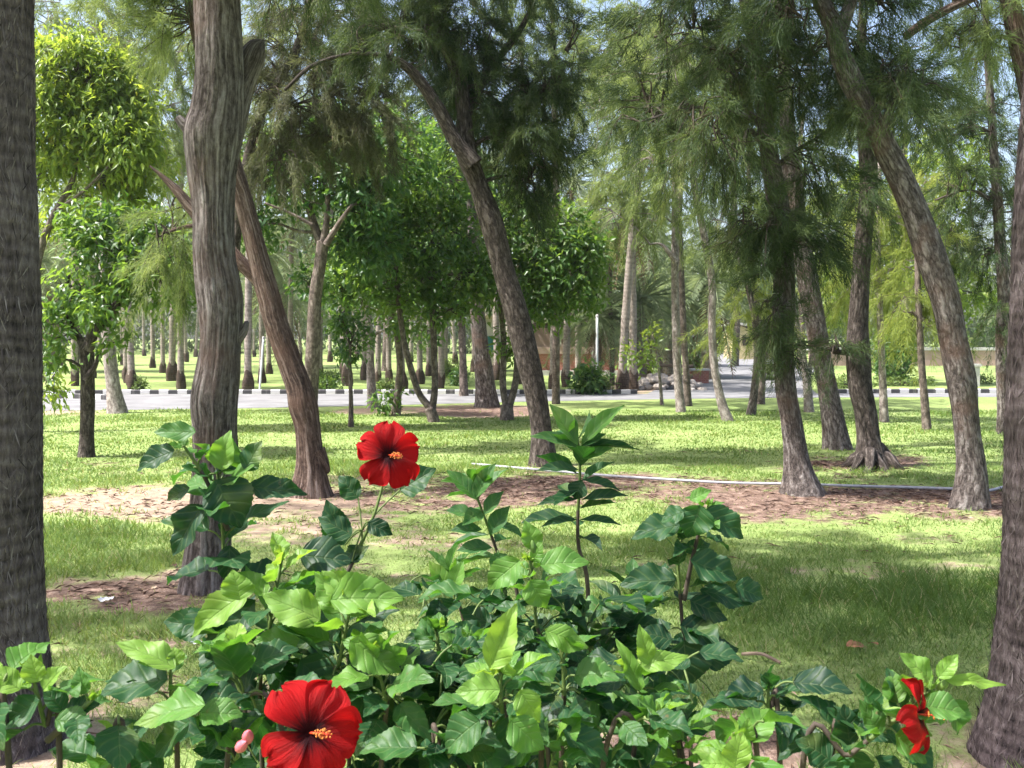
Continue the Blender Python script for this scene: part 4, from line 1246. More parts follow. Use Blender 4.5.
def far_wood():
    mb = MB()
    r = np.random.default_rng(9)
    n = 5200
    a = r.uniform(-.95, .95, n)
    d = r.uniform(82, 120, n)
    x = d * np.tan(a) * .85
    prof = 5 + 9 * fbm(np.stack([x * .06, d * .05, 0 * x], -1), 4, 3)
    z = prof * r.random(n) ** .75
    K = 16
    p0 = np.stack([x, d, z], -1)[:, None] + r.normal(0, .75, (n, K, 3))
    p0[..., 2] = np.abs(p0[..., 2])
    dr = r.normal(0, 1, (n, K, 3)) + np.array([0, 0, -.4])
    nr = r.normal(0, .6, (n, K, 3)) + np.array([0, -.3, .8])
    var = np.clip(.45 + r.normal(0, .18, n)[:, None] + r.normal(0, .12, (n, K)), 0, 1)
    leaves(mb, LEAF_V, LEAF_F, p0.reshape(-1, 3), dr.reshape(-1, 3), nr.reshape(-1, 3), r.uniform(.45, .9, n * K), r.uniform(.25, .4, n * K), var.ravel())
    o = mb.build('far_wood', M['far_leaf'])
    o['kind'] = 'stuff'
    o['label'] = 'pale far wood closing the view behind the palms'


far_wood()

# ------------------------------------------------------------------ buildings and small structures
def part(mb, name, mat, root, smooth=False):
    return mb.build(name, mat, root, root['_w'], smooth)


b0 = np.array([2.2, 40.0, 0])
pv = thing('brick_pavilion', b0, 'low red brick pavilion with dark pergola roof behind the palms', 'pavilion')
mb = MB().box((0.4, 39.6, 0), (4.2, 39.85, .85)); part(mb, 'wall', M['brick'], pv)
mb = MB().box((0.35, 39.56, .853), (4.25, 39.89, 1.12)); part(mb, 'upper_wall', M['pink_wall'], pv)
mb = MB().box((0.35, 39.4, 0), (4.25, 39.595, .2)); part(mb, 'plinth', M['concrete'], pv)
for x in (0.6, 1.8, 3.0, 4.0):
    part(MB().box((x - .08, 39.62, 1.323), (x + .08, 39.8, 1.9)), 'post', M['dark_wood'], pv)
mb = MB()
mb.box((0.1, 39.5, 1.903), (4.5, 39.62, 2.06)); mb.box((0.1, 42.6, 1.903), (4.5, 42.72, 2.06))
for x in np.arange(.2, 4.5, .35):
    mb.box((x, 39.2, 2.063), (x + .1, 43.0, 2.2))
part(mb, 'pergola_roof', M['dark_wood'], pv)
part(MB().box((0.4, 42.5, 0), (4.2, 42.75, 1.9)), 'back_wall', M['pink_wall'], pv)

kb = thing('kiosk', (-.95, 44, 0), 'small cream kiosk with teal board seen past the stout trunk', 'kiosk')
part(MB().box((-1.6, 44, 0), (-.3, 45.6, 2.3)), 'wall', M['cream'], kb)
part(MB().box((-1.35, 43.93, .85), (-.55, 43.997, 1.55)), 'board', M['teal'], kb)
part(MB().box((-1.8, 43.8, 2.303), (-.1, 45.8, 2.45)), 'roof', M['yellow_wall'], kb)

yb = thing('gatehouse', (15.2, 66, 0), 'small yellow gatehouse at the far end of the side road', 'building')
part(MB().box((14.6, 66, 0), (17.2, 69, 2.2)), 'wall', M['yellow_wall'], yb)
part(MB().box((14.3, 65.7, 2.203), (17.5, 69.3, 2.4)), 'roof', M['concrete'], yb)
part(MB().box((15.2, 65.95, .9), (15.7, 65.997, 1.5)), 'window', M['dark_wood'], yb)
part(MB().box((16.35, 65.95, 0), (16.95, 65.997, 1.8)), 'door', M['dark_wood'], yb)

bw = thing('boundary_wall', (20, 52, 0), 'long low pink wall with pale coping beyond the right kerb', 'wall')
part(MB().box((15.5, 52, 0), (34, 52.3, .8)), 'wall', M['pink_wall'], bw)
part(MB().box((15.4, 51.93, .803), (34.1, 52.37, .95)), 'coping', M['concrete'], bw)
wb = MB(); wb.box((15.0 * .94, 31, 0), (15.0 * .94 + .42, 31.4, .62)); wb.box((15.0 * .94 - .04, 30.96, .623), (15.0 * .94 + .46, 31.44, .7))
tag(wb.build('plinth_block', M['concrete'], loc=(14.1, 31, 0)), 'pale concrete block among the hedges beyond the right kerb', 'block')
bp = thing('brick_planter', (6.2, 33, 0), 'red brick planter block at the corner of the side road', 'planter')
part(MB().box((5.95, 33, 0), (6.5, 33.5, .42)), 'wall', M['brick'], bp)
part(MB().box((5.9, 32.95, .423), (6.55, 33.55, .48)), 'coping', M['concrete'], bp)

# stone mound with rustic log rail
r = np.random.default_rng(21)
mb = MB()
for k in range(170):
    c = np.array([r.uniform(3.6, 5.6), r.uniform(28.8, 31.0), 0.0])
    hgt = max(0, 0.42 - ((c[0] - 4.5) ** 2 * .25 + (c[1] - 30) ** 2 * .2))
    s = r.uniform(.05, .15)
    u = unit(r.normal(size=(26, 3)))
    th = np.linspace(0, np.pi, 7)[1:-1]
    vv, ff = [], []
    for i, t_ in enumerate(th):
        for j in range(8):
            a = j / 8 * 2 * np.pi
            vv.append((math.sin(t_) * math.cos(a), math.sin(t_) * math.sin(a), math.cos(t_) * .7))
    vv = np.array(vv + [(0, 0, .7), (0, 0, -.7)])
    vv = vv * (0.8 + .45 * vn(vv * 1.7 + k * 3.1, 3)[:, None]) * s + c + np.array([0, 0, hgt * r.uniform(.4, 1)])
    for i in range(4):
        for j in range(8):
            ff.append((i * 8 + j, (i + 1) * 8 + j, (i + 1) * 8 + (j + 1) % 8, i * 8 + (j + 1) % 8))
    t3 = [(40, j, (j + 1) % 8) for j in range(8)] + [(41, 32 + (j + 1) % 8, 32 + j) for j in range(8)]
    mb.add(vv, t3, ff)
o = mb.build('rubble_mound', M['rock'], loc=(4.5, 30, 0)); tag(o, 'heap of pale stones at the corner of the road', 'stones', kind='stuff')
rf = thing('log_fence', (4.9, 31.6, 0), 'short rustic log rail fence behind the stone heap', 'fence')
for x in (3.9, 4.7, 5.5):
    m_ = MB(); tube(m_, np.array([(x, 31.6, -.05), (x, 31.6, .75)]), [.07, .06], 8); part(m_, 'post', M['wood'], rf)
for z in (.3, .62):
    m_ = MB(); tube(m_, np.array([(3.7, 31.52, z), (4.6, 31.5, z + .02), (5.7, 31.52, z)]), [.055, .05, .055], 8); part(m_, 'rail', M['wood'], rf)

# poles
def pole(x, y, h, rad, label, lean=0.0, name='pole', cat='pole'):
    root = thing(name, (x, y, 0), label, cat)
    m_ = MB(); z = np.linspace(0, h, 8)
    tube(m_, np.stack([x + lean * z, np.full(8, y), z], -1), np.full(8, rad), 8); part(m_, 'post', M['white_paint'], root, True)
    m_ = MB(); tube(m_, np.array([(x + lean * h, y, h), (x + lean * h, y, h + .05)]), [rad * 1.4, rad * 1.2], 8); part(m_, 'cap', M['concrete'], root)
    m_ = MB(); tube(m_, np.array([(x, y, -.02), (x, y, .06)]), [rad * 2.2, rad * 1.9], 8); part(m_, 'base', M['concrete'], root)
    return root


pole((597 - 512) * .0275, 27.5, 2.1, .032, 'thin upright white pole beside a spiky dark clump')
pole((259 - 512) * .0275, 27.5, 1.5, .028, 'slanting thin white pole beside a dark footed palm', .085)
sg = pole((53 - 512) * .0252, 25.2, .75, .035, 'short white post with a small crossbar near the striped kerb')
m_ = MB().box(((53 - 512) * .0252 - .16, 25.12, .6), ((53 - 512) * .0252 + .16, 25.16, .68)); part(m_, 'crossbar', M['white_paint'], sg)

# hose
pp = [(472, 467), (500, 470), (560, 475), (620, 480), (690, 484), (760, 487), (830, 488), (900, 489.5), (950, 491), (985, 493), (1002, 490), (1030, 484)]
q = np.array([G(*a) for a in pp]); q[:, 2] = .035
mb = MB(); c = catmull(q, 10); c[:, 2] += height_at(c[:, 0], c[:, 1])
tube(mb, c, np.full(len(c), .014), 10)
tag(mb.build('garden_hose', M['hose'], loc=q[5], smooth=True), 'pale grey hose lying across the lawn between the trunks', 'hose')


# litter on the ground: dry leaves, twig, paper
def dry_leaf(px, py, L, az, label):
    g = G(px, py); g[2] = height_at(g[:1], g[1:2])[0] + .035
    tv, tf, lf = leaf_template(9, 5, .6)
    mb = MB()
    leaves(mb, tv, tf, np.array([g]), np.array([[math.cos(az), math.sin(az), .25]]), np.array([[.2, -.3, 1.0]]), L, L * .45, .5, curl=np.array([.5]), lf=lf)
    tag(mb.build('dry_leaf', M['dry_leaf'], loc=g), label, 'leaf', 'dry leaves on the grass')


def leaf_template(nt, nu, ovate=0.55, teeth=0.0, fold=.22, cup=.1, tip=.0):
    """leaf in (side, along, up), unit length and unit width, with a pointed tip"""
    t = np.linspace(0, 1, nt); u = np.linspace(-1, 1, nu)
    w = np.sin(np.pi * t ** (0.72 if ovate > .5 else .95)) ** (.85 if ovate > .5 else 1.0)
    w = w * (1 - .25 * np.clip(t - .72, 0, 1) / .28)
    w[0] = .03; w[-1] = 0.0
    V_, Lf = [], []
    for i in range(nt):
        ww = w[i] * (1 + (teeth * (1 if i % 2 else -1) if nt * .3 < i < nt - 1 else 0))
        for k in range(nu):
            x = u[k] * ww * .5
            y = t[i] + (teeth * .25 * abs(u[k]) if i % 2 else 0)
            z = fold * abs(u[k]) * ww * .5 - cup * (u[k] * ww) ** 2 * .35 + .018 * math.sin(t[i] * 17 + (1 if u[k] > 0 else 2.3)) * abs(u[k])
            V_.append((x, y, z)); Lf.append((u[k], t[i], 0))
    F3 = []
    for i in range(nt - 1):
        for k in range(nu - 1):
            a, b, c_, d_ = i * nu + k, i * nu + k + 1, (i + 1) * nu + k + 1, (i + 1) * nu + k
            F3 += [(a, b, c_), (a, c_, d_)]
    return np.array(V_, float), np.array(F3), np.array(Lf, float)


dry_leaf(846, 655, .13, .2, 'curled brown dry leaf on the shaded grass')
dry_leaf(878, 653, .07, 2.0, 'small dark dry leaf right of the curled brown one')
for k, (x, y, L, lab) in enumerate(((742, 660, .16, 'short brown twig on the grass by the upright shoot'),)):
    a = G(x, y); a[2] = .03
    mb = MB(); c = np.array([a, a + [L * .5, -.06, .02], a + [L, -.1, -.01]]); tube(mb, catmull(c, 4), np.full(9, .009), 6)
    tag(mb.build('twig', M['wood'], loc=a), lab, 'twig')
for (x, y, s, lab) in ((106, 607, .04, 'crumpled white paper scrap on bare earth beside the palm'), (197, 651, .03, 'small white paper scrap below the shaggy trunk')):
    a = G(x, y); a[2] = .04
    r = np.random.default_rng(int(x)); mb = MB()
    gx, gy = np.meshgrid(np.linspace(-1, 1, 6), np.linspace(-.6, .6, 5), indexing='ij')
    v = np.stack([gx * s, gy * s, r.normal(0, .18, gx.shape) * s + .01], -1).reshape(-1, 3) + a
    mb.add(v, None, [(i * 5 + j, (i + 1) * 5 + j, (i + 1) * 5 + j + 1, i * 5 + j + 1) for i in range(5) for j in range(4)])
    tag(mb.build('paper_scrap', M['paper'], loc=a), lab, 'paper')

# ------------------------------------------------------------------ hibiscus in the foreground
HV, HF, HL = leaf_template(25, 7, .6, .032, .2, .1)
HVS = []
for q_ in range(6):
    hv = HV.copy(); r_ = np.random.default_rng(q_ + 50)
    y_ = hv[:, 1].copy()
    hv[:, 2] += .05 * np.sin(y_ * r_.uniform(5, 9) + r_.uniform(0, 6)) * (np.abs(hv[:, 0]) * 2 + .15) + .04 * np.sin(y_ * 15 + r_.uniform(0, 6)) * np.sign(hv[:, 0]) * np.abs(hv[:, 0]) * 2
    hv[:, 0] = hv[:, 0] * (1 + r_.uniform(-.12, .12) * np.sign(hv[:, 0])) + r_.uniform(-.16, .16) * y_ ** 2
    hv[:, 2] += r_.uniform(-.25, .1) * np.clip(y_ - .6, 0, 1) + r_.uniform(-.1, .22) * np.abs(hv[:, 0])
    HVS.append(hv)
CV, CF, CL = leaf_template(13, 7, .3, 0.0, .28, .05)


class Shrub:
    def __init__(self, label, base, seed, name='hibiscus_shrub', plain=False):
        self.base = np.array(base, float)
        self.root = thing(name, self.base, label, 'shrub')
        self.st, self.lv = MB(), MB()
        self.r = np.random.default_rng(seed)
        self.T = (CV, CF, CL) if plain else (HV, HF, HL)
        self.plain = plain

    def leaf(self, p, dr, nr, L, wr, var, curl):
        tv, tf, lf = self.T
        if not self.plain: tv = HVS[self.r.integers(6)]
        leaves(self.lv, tv, tf, np.array([p]), np.array([dr]), np.array([nr]), L, L * wr, var, curl=np.array([curl]), lf=lf)

    def pet(self, a, b, r0=.0016):
        m = (np.asarray(a) + b) / 2 + np.array([0, 0, .004])
        tube(self.st, catmull(np.array([a, m, b]), 3), np.full(7, r0), 5, 1, cap=False)

    def stem(self, pts, r0=.006, r1=.002, mat=None):
        """pts: (px, py, d)"""
        c = catmull(np.array([P(*p) for p in pts]), 8)
        t = np.linspace(0, 1, len(c))
        k = int(len(c) * .6)
        tube(self.st, c[:k + 1], (r0 + (r1 - r0) * t)[:k + 1], 8, 0, cap=False)
        tube(self.st, c[k:], (r0 + (r1 - r0) * t)[k:], 8, 1)
        return c

    def shoot(self, pts, n, L, tone=(.3, .75), start=.15, wr=.66, r0=.0045, young=5, spread=1.0, petiole=.35):
        c = self.stem(pts, r0)
        r = self.r
        if not self.plain: n, L, start = int(n * 1.55), L * .82, start * .75
        az0 = r.uniform(0, 6.28)
        T = unit(np.gradient(c, axis=0))
        for k in range(n):
            t = start + (1 - start) * (k + .5) / n
            t = min(t, 1.0)
            i = int(t * (len(c) - 1))
            p = c[i]; tg = T[i]
            az = az0 + k * 2.399 + r.normal(0, .25)
            a = unit(np.cross(tg, [0.3, 1, .1])); b = np.cross(tg, a)
            o = a * math.cos(az) + b * math.sin(az)
            near_tip = np.clip((t - .6) / .4, 0, 1)
            el = -.15 + .95 * near_tip + r.normal(0, .22)
            dr = unit(o * math.cos(el) * spread + np.array([0, 0, 1]) * math.sin(el) + tg * .15)
            ln = L * (1.0 - .55 * near_tip ** 2) * r.uniform(.75, 1.18)
            if self.plain: ln = L * (1 - .35 * near_tip) * r.uniform(.85, 1.12)
            tone_ = tone[0] + (tone[1] - tone[0]) * (.25 * r.random() + .75 * near_tip) + .07 * near_tip + r.normal(0, .09)
            q = p + unit(dr + np.array([0, 0, .35])) * ln * petiole
            self.pet(p, q)
            nr = np.array([0, -.15, 1.0]) + o * .35 + r.normal(0, .28, 3)
            self.leaf(q, dr, nr, ln, wr * r.uniform(.88, 1.12), float(np.clip(tone_, 0, 1)), r.uniform(.02, .32))
        for k in range(young):
            az = r.uniform(0, 6.28)
            dr = unit(np.array([math.cos(az) * .7, math.sin(az) * .7, 1.0]) + r.normal(0, .2, 3))
            ln = L * r.uniform(.2, .42)
            self.leaf(c[-1], dr, np.array([math.cos(az), math.sin(az), .6]), ln, wr * .8, float(np.clip(tone[1] + .1 + r.normal(0, .06), 0, 1)), -.1)
        return c

    def place(self, bx, by, tx, ty, w, d, tone, dd=0.0, roll=0.0, curl=.12, face=.75, stem=None):
        """one leaf given by the pixels of its base and tip at distance d"""
        a, b = P(bx, by, d), P(tx, ty, d + dd)
        L = np.linalg.norm(b - a)
        side = unit(np.cross(b - a, [0, 1, 0]))
        nr = np.array([0, -face, 1.0 - face * .6]) + side * roll
        self.leaf(a, b - a, nr, L, w * d / F / L, tone, curl)
        if stem is not None:
            self.pet(P(*stem), a)

    def fill(self, x0, x1, y0, y1, d0, d1, n, tone, L):
        r = self.r
        for _ in range(n):
            p = P(r.uniform(x0, x1), y0 + (y1 - y0) * r.random() ** .8, r.uniform(d0, d1))
            az = r.uniform(0, 6.28)
            o = np.array([math.cos(az), math.sin(az), 0])
            dr = o + np.array([0, 0, r.normal(-.1, .35)])
            ln = L * r.uniform(.65, 1.15)
            self.pet(p - unit(dr) * .03 - np.array([0, 0, .03]), p)
            self.leaf(p, dr, np.array([0, -.2, 1.0]) + o * .3 + r.normal(0, .25, 3), ln, .66 * r.uniform(.9, 1.1), float(np.clip(tone[0] + (tone[1] - tone[0]) * r.random() ** 1.6, 0, 1)), r.uniform(.02, .3))

    def bud(self, px, py, d, L, dr, closed=True, mat='sepal'):
        m_ = MB()
        a = P(px, py, d); dr = unit(dr)
        t = np.linspace(0, 1, 9)
        tube(m_, a + dr * (t * L)[:, None], L * .26 * np.sin(np.pi * (0.12 + .86 * t)) ** .8, 10, 0, bark_disp(.12, 5, 3))
        o = m_.build('bud', M[mat], self.root, a, True)
        cal = MB(); u_ = unit(np.cross(dr, [1, .3, .2])); v_ = np.cross(dr, u_)
        for k in range(5):
            az = k * 1.2566
            o_ = u_ * math.cos(az) + v_ * math.sin(az)
            leaves(cal, LEAF_V, LEAF_F, np.array([a]), np.array([dr * .8 + o_ * .55]), np.array([o_]), L * .55, L * .2, .5)
        c_ = cal.build('calyx', M['sepal'], o, a)
        return o

    def done(self):
        self.st.build('stem', [M['twig'], M['green_stem']], self.root, self.base, True)
        self.lv.build('foliage', M['hib'], self.root, self.base, True)


def flower(shrub, px, py, d, size, facing, rot, seed, open_=1.0, gaps=None):
    """five ruffled petals round a staminal column; size = petal length in metres"""
    r = np.random.default_rng(seed)
    c = P(px, py, d); n = unit(facing)
    u = unit(np.cross([0, 0, 1.0], n)); v = np.cross(n, u)
    root = MB()
    # calyx is the flower's own mesh, petals and stamen its children
    for k in range(6):
        az = k * 1.047
        o_ = u * math.cos(az) + v * math.sin(az)
        leaves(root, LEAF_V, LEAF_F, np.array([c - n * .022]), np.array([n + o_ * .5]), np.array([-o_]), size * .38, size * .14, .5)
    tube(root, np.array([c - n * .03, c - n * .02, c - n * .006]), [.004, .007, .006], 8, 0)
    fl = root.build('flower', M['sepal'], shrub.root, c)
    angs = gaps or [k * 72 for k in range(5)]
    for k, az in enumerate(angs):
        az = math.radians(az + rot)
        o_ = u * math.cos(az) + v * math.sin(az); sd_ = np.cross(n, o_)
        nt, nu = 17, 15
        t = np.linspace(0, 1, nt); uu = np.linspace(-1, 1, nu)
        tt, us = np.meshgrid(t, uu, indexing='ij')
        w = (.08 + .42 * np.sin(np.clip(tt, 0, 1) * np.pi * .6) ** 1.4) * np.sqrt(np.clip(1 - np.clip((tt - .72) / .30, 0, 1) ** 2.2, 0, 1))
        ph = r.uniform(0, 6.28, 3)
        notch = 1 + .05 * np.sin(us * 4.5 + ph[0]) * tt ** 2 + .03 * np.sin(us * 11 + ph[2]) * tt ** 2
        L = size * r.uniform(.93, 1.06)
        rad = L * tt * notch
        lift = L * (.30 * tt * (1 - tt) * 1.5 * open_ + .05 - .10 * tt ** 2)
        ruff = L * (.075 * np.sin(us * 3.5 + ph[0] + tt * 3) + .04 * np.sin(us * 9 + ph[1] + tt * 3) + .02 * np.sin(us * 17 + ph[2])) * tt ** 2
        cup = L * .12 * (us ** 2) * np.sin(tt * np.pi * .7)
        tw = (k % 2 * 2 - 1) * .0 + .10 * us * tt * L      # each petal tucks under its neighbour
        pos = c + o_ * rad[..., None] + sd_ * (us * w * L)[..., None] + n * (lift + ruff + cup * .5 + tw)[..., None]
        m_ = MB()
        i, j = np.meshgrid(np.arange(nt - 1), np.arange(nu - 1), indexing='ij')
        f = np.stack([i * nu + j, i * nu + j + 1, (i + 1) * nu + j + 1, (i + 1) * nu + j], -1).reshape(-1, 4)
        m_.add(pos.reshape(-1, 3), None, f, 0, lf=np.stack([us, tt, us * 0 + k * 3.7], -1).reshape(-1, 3))
        m_.build('petal', M['petal'], fl, c, True)
    m_ = MB()
    ax = unit(n + u * .34 - v * .05)
    tcol = np.linspace(0, 1, 8)
    col = c + ax * (tcol * size * .82)[:, None] + np.array([0, 0, -1.0]) * (tcol ** 2 * size * .03)[:, None]
    tube(m_, col, size * (.026 - .01 * tcol), 8, 0)
    for k in range(46):
        t_ = r.uniform(.5, .95); i = int(t_ * 7)
        q = unit(np.cross(ax, r.normal(size=3)))
        e = col[i] + q * size * r.uniform(.05, .1) + ax * size * .02
        tube(m_, np.array([col[i], e]), [size * .005, size * .004], 4, 0, cap=False)
        s = size * .022
        oc = np.array([(1, 0, 0), (-1, 0, 0), (0, 1, 0), (0, -1, 0), (0, 0, 1), (0, 0, -1)]) * s + e
        m_.add(oc, [(0, 2, 4), (2, 1, 4), (1, 3, 4), (3, 0, 4), (2, 0, 5), (1, 2, 5), (3, 1, 5), (0, 3, 5)], None, 1)
    for k in range(5):
        a_ = k * 1.2566; q = unit(u * math.cos(a_) + v * math.sin(a_) + ax * 1.2)
        e = col[-1] + q * size * .09
        tube(m_, np.array([col[-1], e]), [size * .006, size * .006], 4, 0)
        s = size * .022
        oc = np.array([(1, 0, 0), (-1, 0, 0), (0, 1, 0), (0, -1, 0), (0, 0, 1), (0, 0, -1)]) * s + e
        m_.add(oc, [(0, 2, 4), (2, 1, 4), (1, 3, 4), (3, 0, 4), (2, 0, 5), (1, 2, 5), (3, 1, 5), (0, 3, 5)], None, 1)
    m_.build('stamen', [M['stamen'], M['anther']], fl, c, True)
    return fl


# main bush with the two red flowers
A = Shrub('leafy hibiscus bush bearing two open red flowers', (P(300, 800, 1.55)[0], 1.55, 0), 31)
gb = lambda px, d: (px, 384 + (EYE / d) * F * .94, d)   # a stem foot near the ground
A.shoot([gb(290, 1.6), (250, 760, 1.58), (228, 620, 1.56), (222, 520, 1.55), (216, 462, 1.55)], 15, .098, (.1, .62), .5)
A.shoot([(228, 530, 1.55), (206, 480, 1.53), (184, 446, 1.52)], 4, .06, (.25, .6), .5, young=3)
A.shoot([gb(300, 1.5), (262, 760, 1.48), (268, 640, 1.46), (282, 560, 1.45)], 15, .1, (.25, .9), .5)
A.shoot([gb(310, 1.45), (325, 760, 1.42), (340, 660, 1.4), (352, 600, 1.38)], 15, .1, (.3, .85), .5)
A.shoot([gb(320, 1.4), (380, 780, 1.36), (385, 700, 1.34), (372, 655, 1.33)], 11, .09, (.25, .75), .5)
A.shoot([gb(315, 1.6), (290, 780, 1.3), (240, 690, 1.3), (232, 650, 1.3)], 11, .085, (.15, .7), .5)
A.shoot([gb(315, 1.55), (420, 760, 1.5), (440, 680, 1.5), (436, 630, 1.5)], 13, .09, (.12, .6), .5)
A.shoot([gb(330, 1.75), (350, 700, 1.75), (325, 620, 1.75), (318, 590, 1.75)], 11, .095, (.08, .5), .5)
c = A.stem([gb(330, 1.85), (330, 690, 1.85), (338, 600, 1.85), (356, 555, 1.85), (374, 515, 1.85), (384, 480, 1.86)], .006, .0022)
flower(A, 388, 455, 1.82, .062, (.22, -1, .16), 86, 5, 1.1, [0, 70, 148, 220, 290])
for a in ((345, 545, 326, 500, 30, 1.86, .12), (352, 535, 318, 516, 26, 1.84, .2), (368, 522, 392, 536, 20, 1.84, .05), (362, 548, 340, 560, 16, 1.85, .1), (352, 562, 368, 545, 14, 1.84, .1),
          (400, 490, 436, 470, 32, 1.9, .2), (358, 498, 338, 476, 24, 1.87, .15)):
    A.place(*a, stem=(362, 530, 1.85))
# prominent dark leaves of the tall left shoot
for a in ((215, 480, 242, 528, 52, 1.5, .1), (203, 505, 168, 556, 34, 1.5, .05), (175, 450, 133, 466, 26, 1.5, .12), (196, 432, 152, 430, 22, 1.5, .45), (248, 486, 306, 494, 26, 1.52, .08), (190, 488, 164, 500, 18, 1.5, .1),
          (245, 470, 262, 442, 26, 1.52, .3), (222, 470, 226, 430, 26, 1.52, .75), (250, 590, 184, 632, 34, 1.46, .85), (256, 600, 196, 668, 40, 1.5, .12), (230, 545, 226, 585, 26, 1.5, .06),
          (300, 555, 352, 560, 40, 1.5, .06), (240, 600, 236, 570, 34, 1.43, .8), (330, 600, 404, 596, 44, 1.36, .72), (320, 620, 262, 592, 40, 1.38, .78), (350, 640, 400, 676, 40, 1.32, .7),
          (300, 640, 252, 640, 34, 1.4, .62), (372, 610, 322, 570, 44, 1.38, .8), (300, 660, 340, 700, 44, 1.4, .3), (345, 690, 400, 720, 60, 1.42, .1), (260, 660, 220, 690, 36, 1.45, .06)):
    A.place(*a, stem=None)
flower(A, 309, 733, 1.1, .056, (.34, -1, .42), 58, 9, 1.25, [0, 62, 150, 226, 296])
A.stem([(300, 790, 1.5), (306, 760, 1.36), (309, 746, 1.13)], .003, .002)
A.fill(215, 410, 640, 830, 1.35, 1.75, 150, (.03, .45), .075)
A.done()

# pink bud sprig
K = Shrub('low sprig with a pink hibiscus bud and broad glossy leaves', (P(170, 800, 1.25)[0], 1.25, 0), 32)
K.shoot([gb(185, 1.25), (178, 800, 1.22), (172, 720, 1.2), (170, 662, 1.2)], 6, .085, (.25, .8), .5, wr=.75)
K.shoot([gb(190, 1.3), (225, 800, 1.25), (236, 760, 1.23), (244, 745, 1.22)], 4, .07, (.2, .7), .6)
K.shoot([gb(180, 1.2), (130, 790, 1.15), (110, 770, 1.14), (120, 740, 1.14)], 4, .075, (.3, .8), .6, wr=.75)
for a in ((175, 668, 118, 636, 30, 1.17, .85), (168, 680, 96, 684, 54, 1.18, .25), (205, 705, 130, 716, 40, 1.13, .62), (190, 720, 150, 755, 48, 1.16, .3), (200, 712, 242, 716, 36, 1.18, .55), (178, 665, 172, 648, 20, 1.18, .9), (200, 720, 228, 730, 30, 1.2, .3)):
    K.place(*a, face=.45)
K.bud(238, 750, 1.1, .026, (.5, -.6, .6), mat='bud_pink')
K.bud(248, 742, 1.1, .026, (.2, -.7, .8), mat='bud_pink')
K.done()

B = Shrub('low hibiscus sprig growing in front of the ringed palm foot', (P(40, 800, 1.15)[0], 1.15, 0), 33)
B.shoot([gb(60, 1.15), (60, 780, 1.13), (45, 725, 1.12), (32, 672, 1.12)], 4, .07, (.3, .8), .6)
B.shoot([(48, 740, 1.12), (75, 715, 1.1), (92, 700, 1.1)], 3, .05, (.3, .7), .4)
B.shoot([gb(50, 1.15), (10, 780, 1.1), (-5, 720, 1.1), (2, 690, 1.1)], 5, .07, (.3, .85), .6)
for a in ((38, 682, 30, 655, 24, 1.1, .9), (44, 690, 62, 664, 22, 1.1, .85), (62, 716, 97, 705, 32, 1.1, .15), (40, 700, -8, 728, 36, 1.1, .3), (55, 720, 92, 724, 30, 1.08, .5), (20, 690, -10, 668, 26, 1.1, .85)):
    B.place(*a, face=.55)
B.done()

# centre: front hibiscus leaves
C = Shrub('dense hibiscus clump with a large upright lime leaf', (P(530, 800, 1.4)[0], 1.4, 0), 34)
C.shoot([gb(520, 1.3), (510, 790, 1.22), (502, 710, 1.2), (500, 672, 1.2)], 12, .075, (.3, .85), .55)
C.shoot([gb(530, 1.4), (560, 780, 1.32), (564, 690, 1.3), (560, 640, 1.3)], 11, .075, (.2, .6), .5)
C.shoot([gb(540, 1.45), (630, 780, 1.4), (640, 710, 1.38), (642, 668, 1.38)], 12, .075, (.3, .8), .5)
C.shoot([gb(540, 1.5), (600, 780, 1.28), (650, 740, 1.28), (662, 715, 1.28)], 9, .07, (.3, .7), .5)
C.shoot([gb(520, 1.5), (470, 770, 1.45), (462, 690, 1.45), (470, 640, 1.45)], 12, .08, (.1, .5), .5)
C.shoot([gb(530, 1.75), (545, 720, 1.7), (536, 620, 1.68), (530, 560, 1.67)], 14, .085, (.2, .75), .45)
C.shoot([gb(530, 1.8), (600, 720, 1.75), (590, 650, 1.75), (582, 610, 1.75)], 13, .085, (.06, .4), .45)
C.shoot([gb(520, 1.8), (490, 720, 1.75), (500, 640, 1.75), (505, 590, 1.75)], 12, .085, (.08, .45), .45)
C.shoot([gb(520, 1.3), (540, 790, 1.2), (550, 770, 1.18), (556, 745, 1.18)], 8, .075, (.2, .6), .5)
C.shoot([gb(520, 1.3), (440, 800, 1.2), (445, 760, 1.18), (470, 745, 1.18)], 8, .08, (.1, .5), .5)
for a in ((490, 668, 518, 606, 34, 1.14, .92), (545, 630, 590, 648, 28, 1.28, .72), (520, 560, 486, 590, 32, 1.6, .62), (540, 565, 590, 560, 30, 1.6, .62), (530, 580, 545, 610, 30, 1.58, .66), (535, 550, 528, 520, 22, 1.62, .7),
          (640, 665, 690, 655, 22, 1.32, .85), (650, 665, 640, 625, 20, 1.32, .85), (640, 690, 618, 640, 18, 1.32, .7), (500, 690, 455, 690, 34, 1.14, .75), (510, 720, 545, 752, 38, 1.12, .6), (480, 720, 440, 748, 40, 1.14, .4), (520, 690, 540, 725, 30, 1.13, .8), (560, 660, 520, 665, 26, 1.25, .3)):
    C.place(*a, face=.7)
C.fill(420, 650, 575, 680, 1.7, 2.05, 90, (.05, .5), .085)
C.fill(400, 700, 640, 840, 1.35, 1.85, 230, (.03, .5), .072)
C.bud(534, 553, 1.62, .022, (-.15, -.1, 1))
C.bud(607, 690, 1.34, .022, (-.6, -.5, .4), mat='sepal')
C.done()

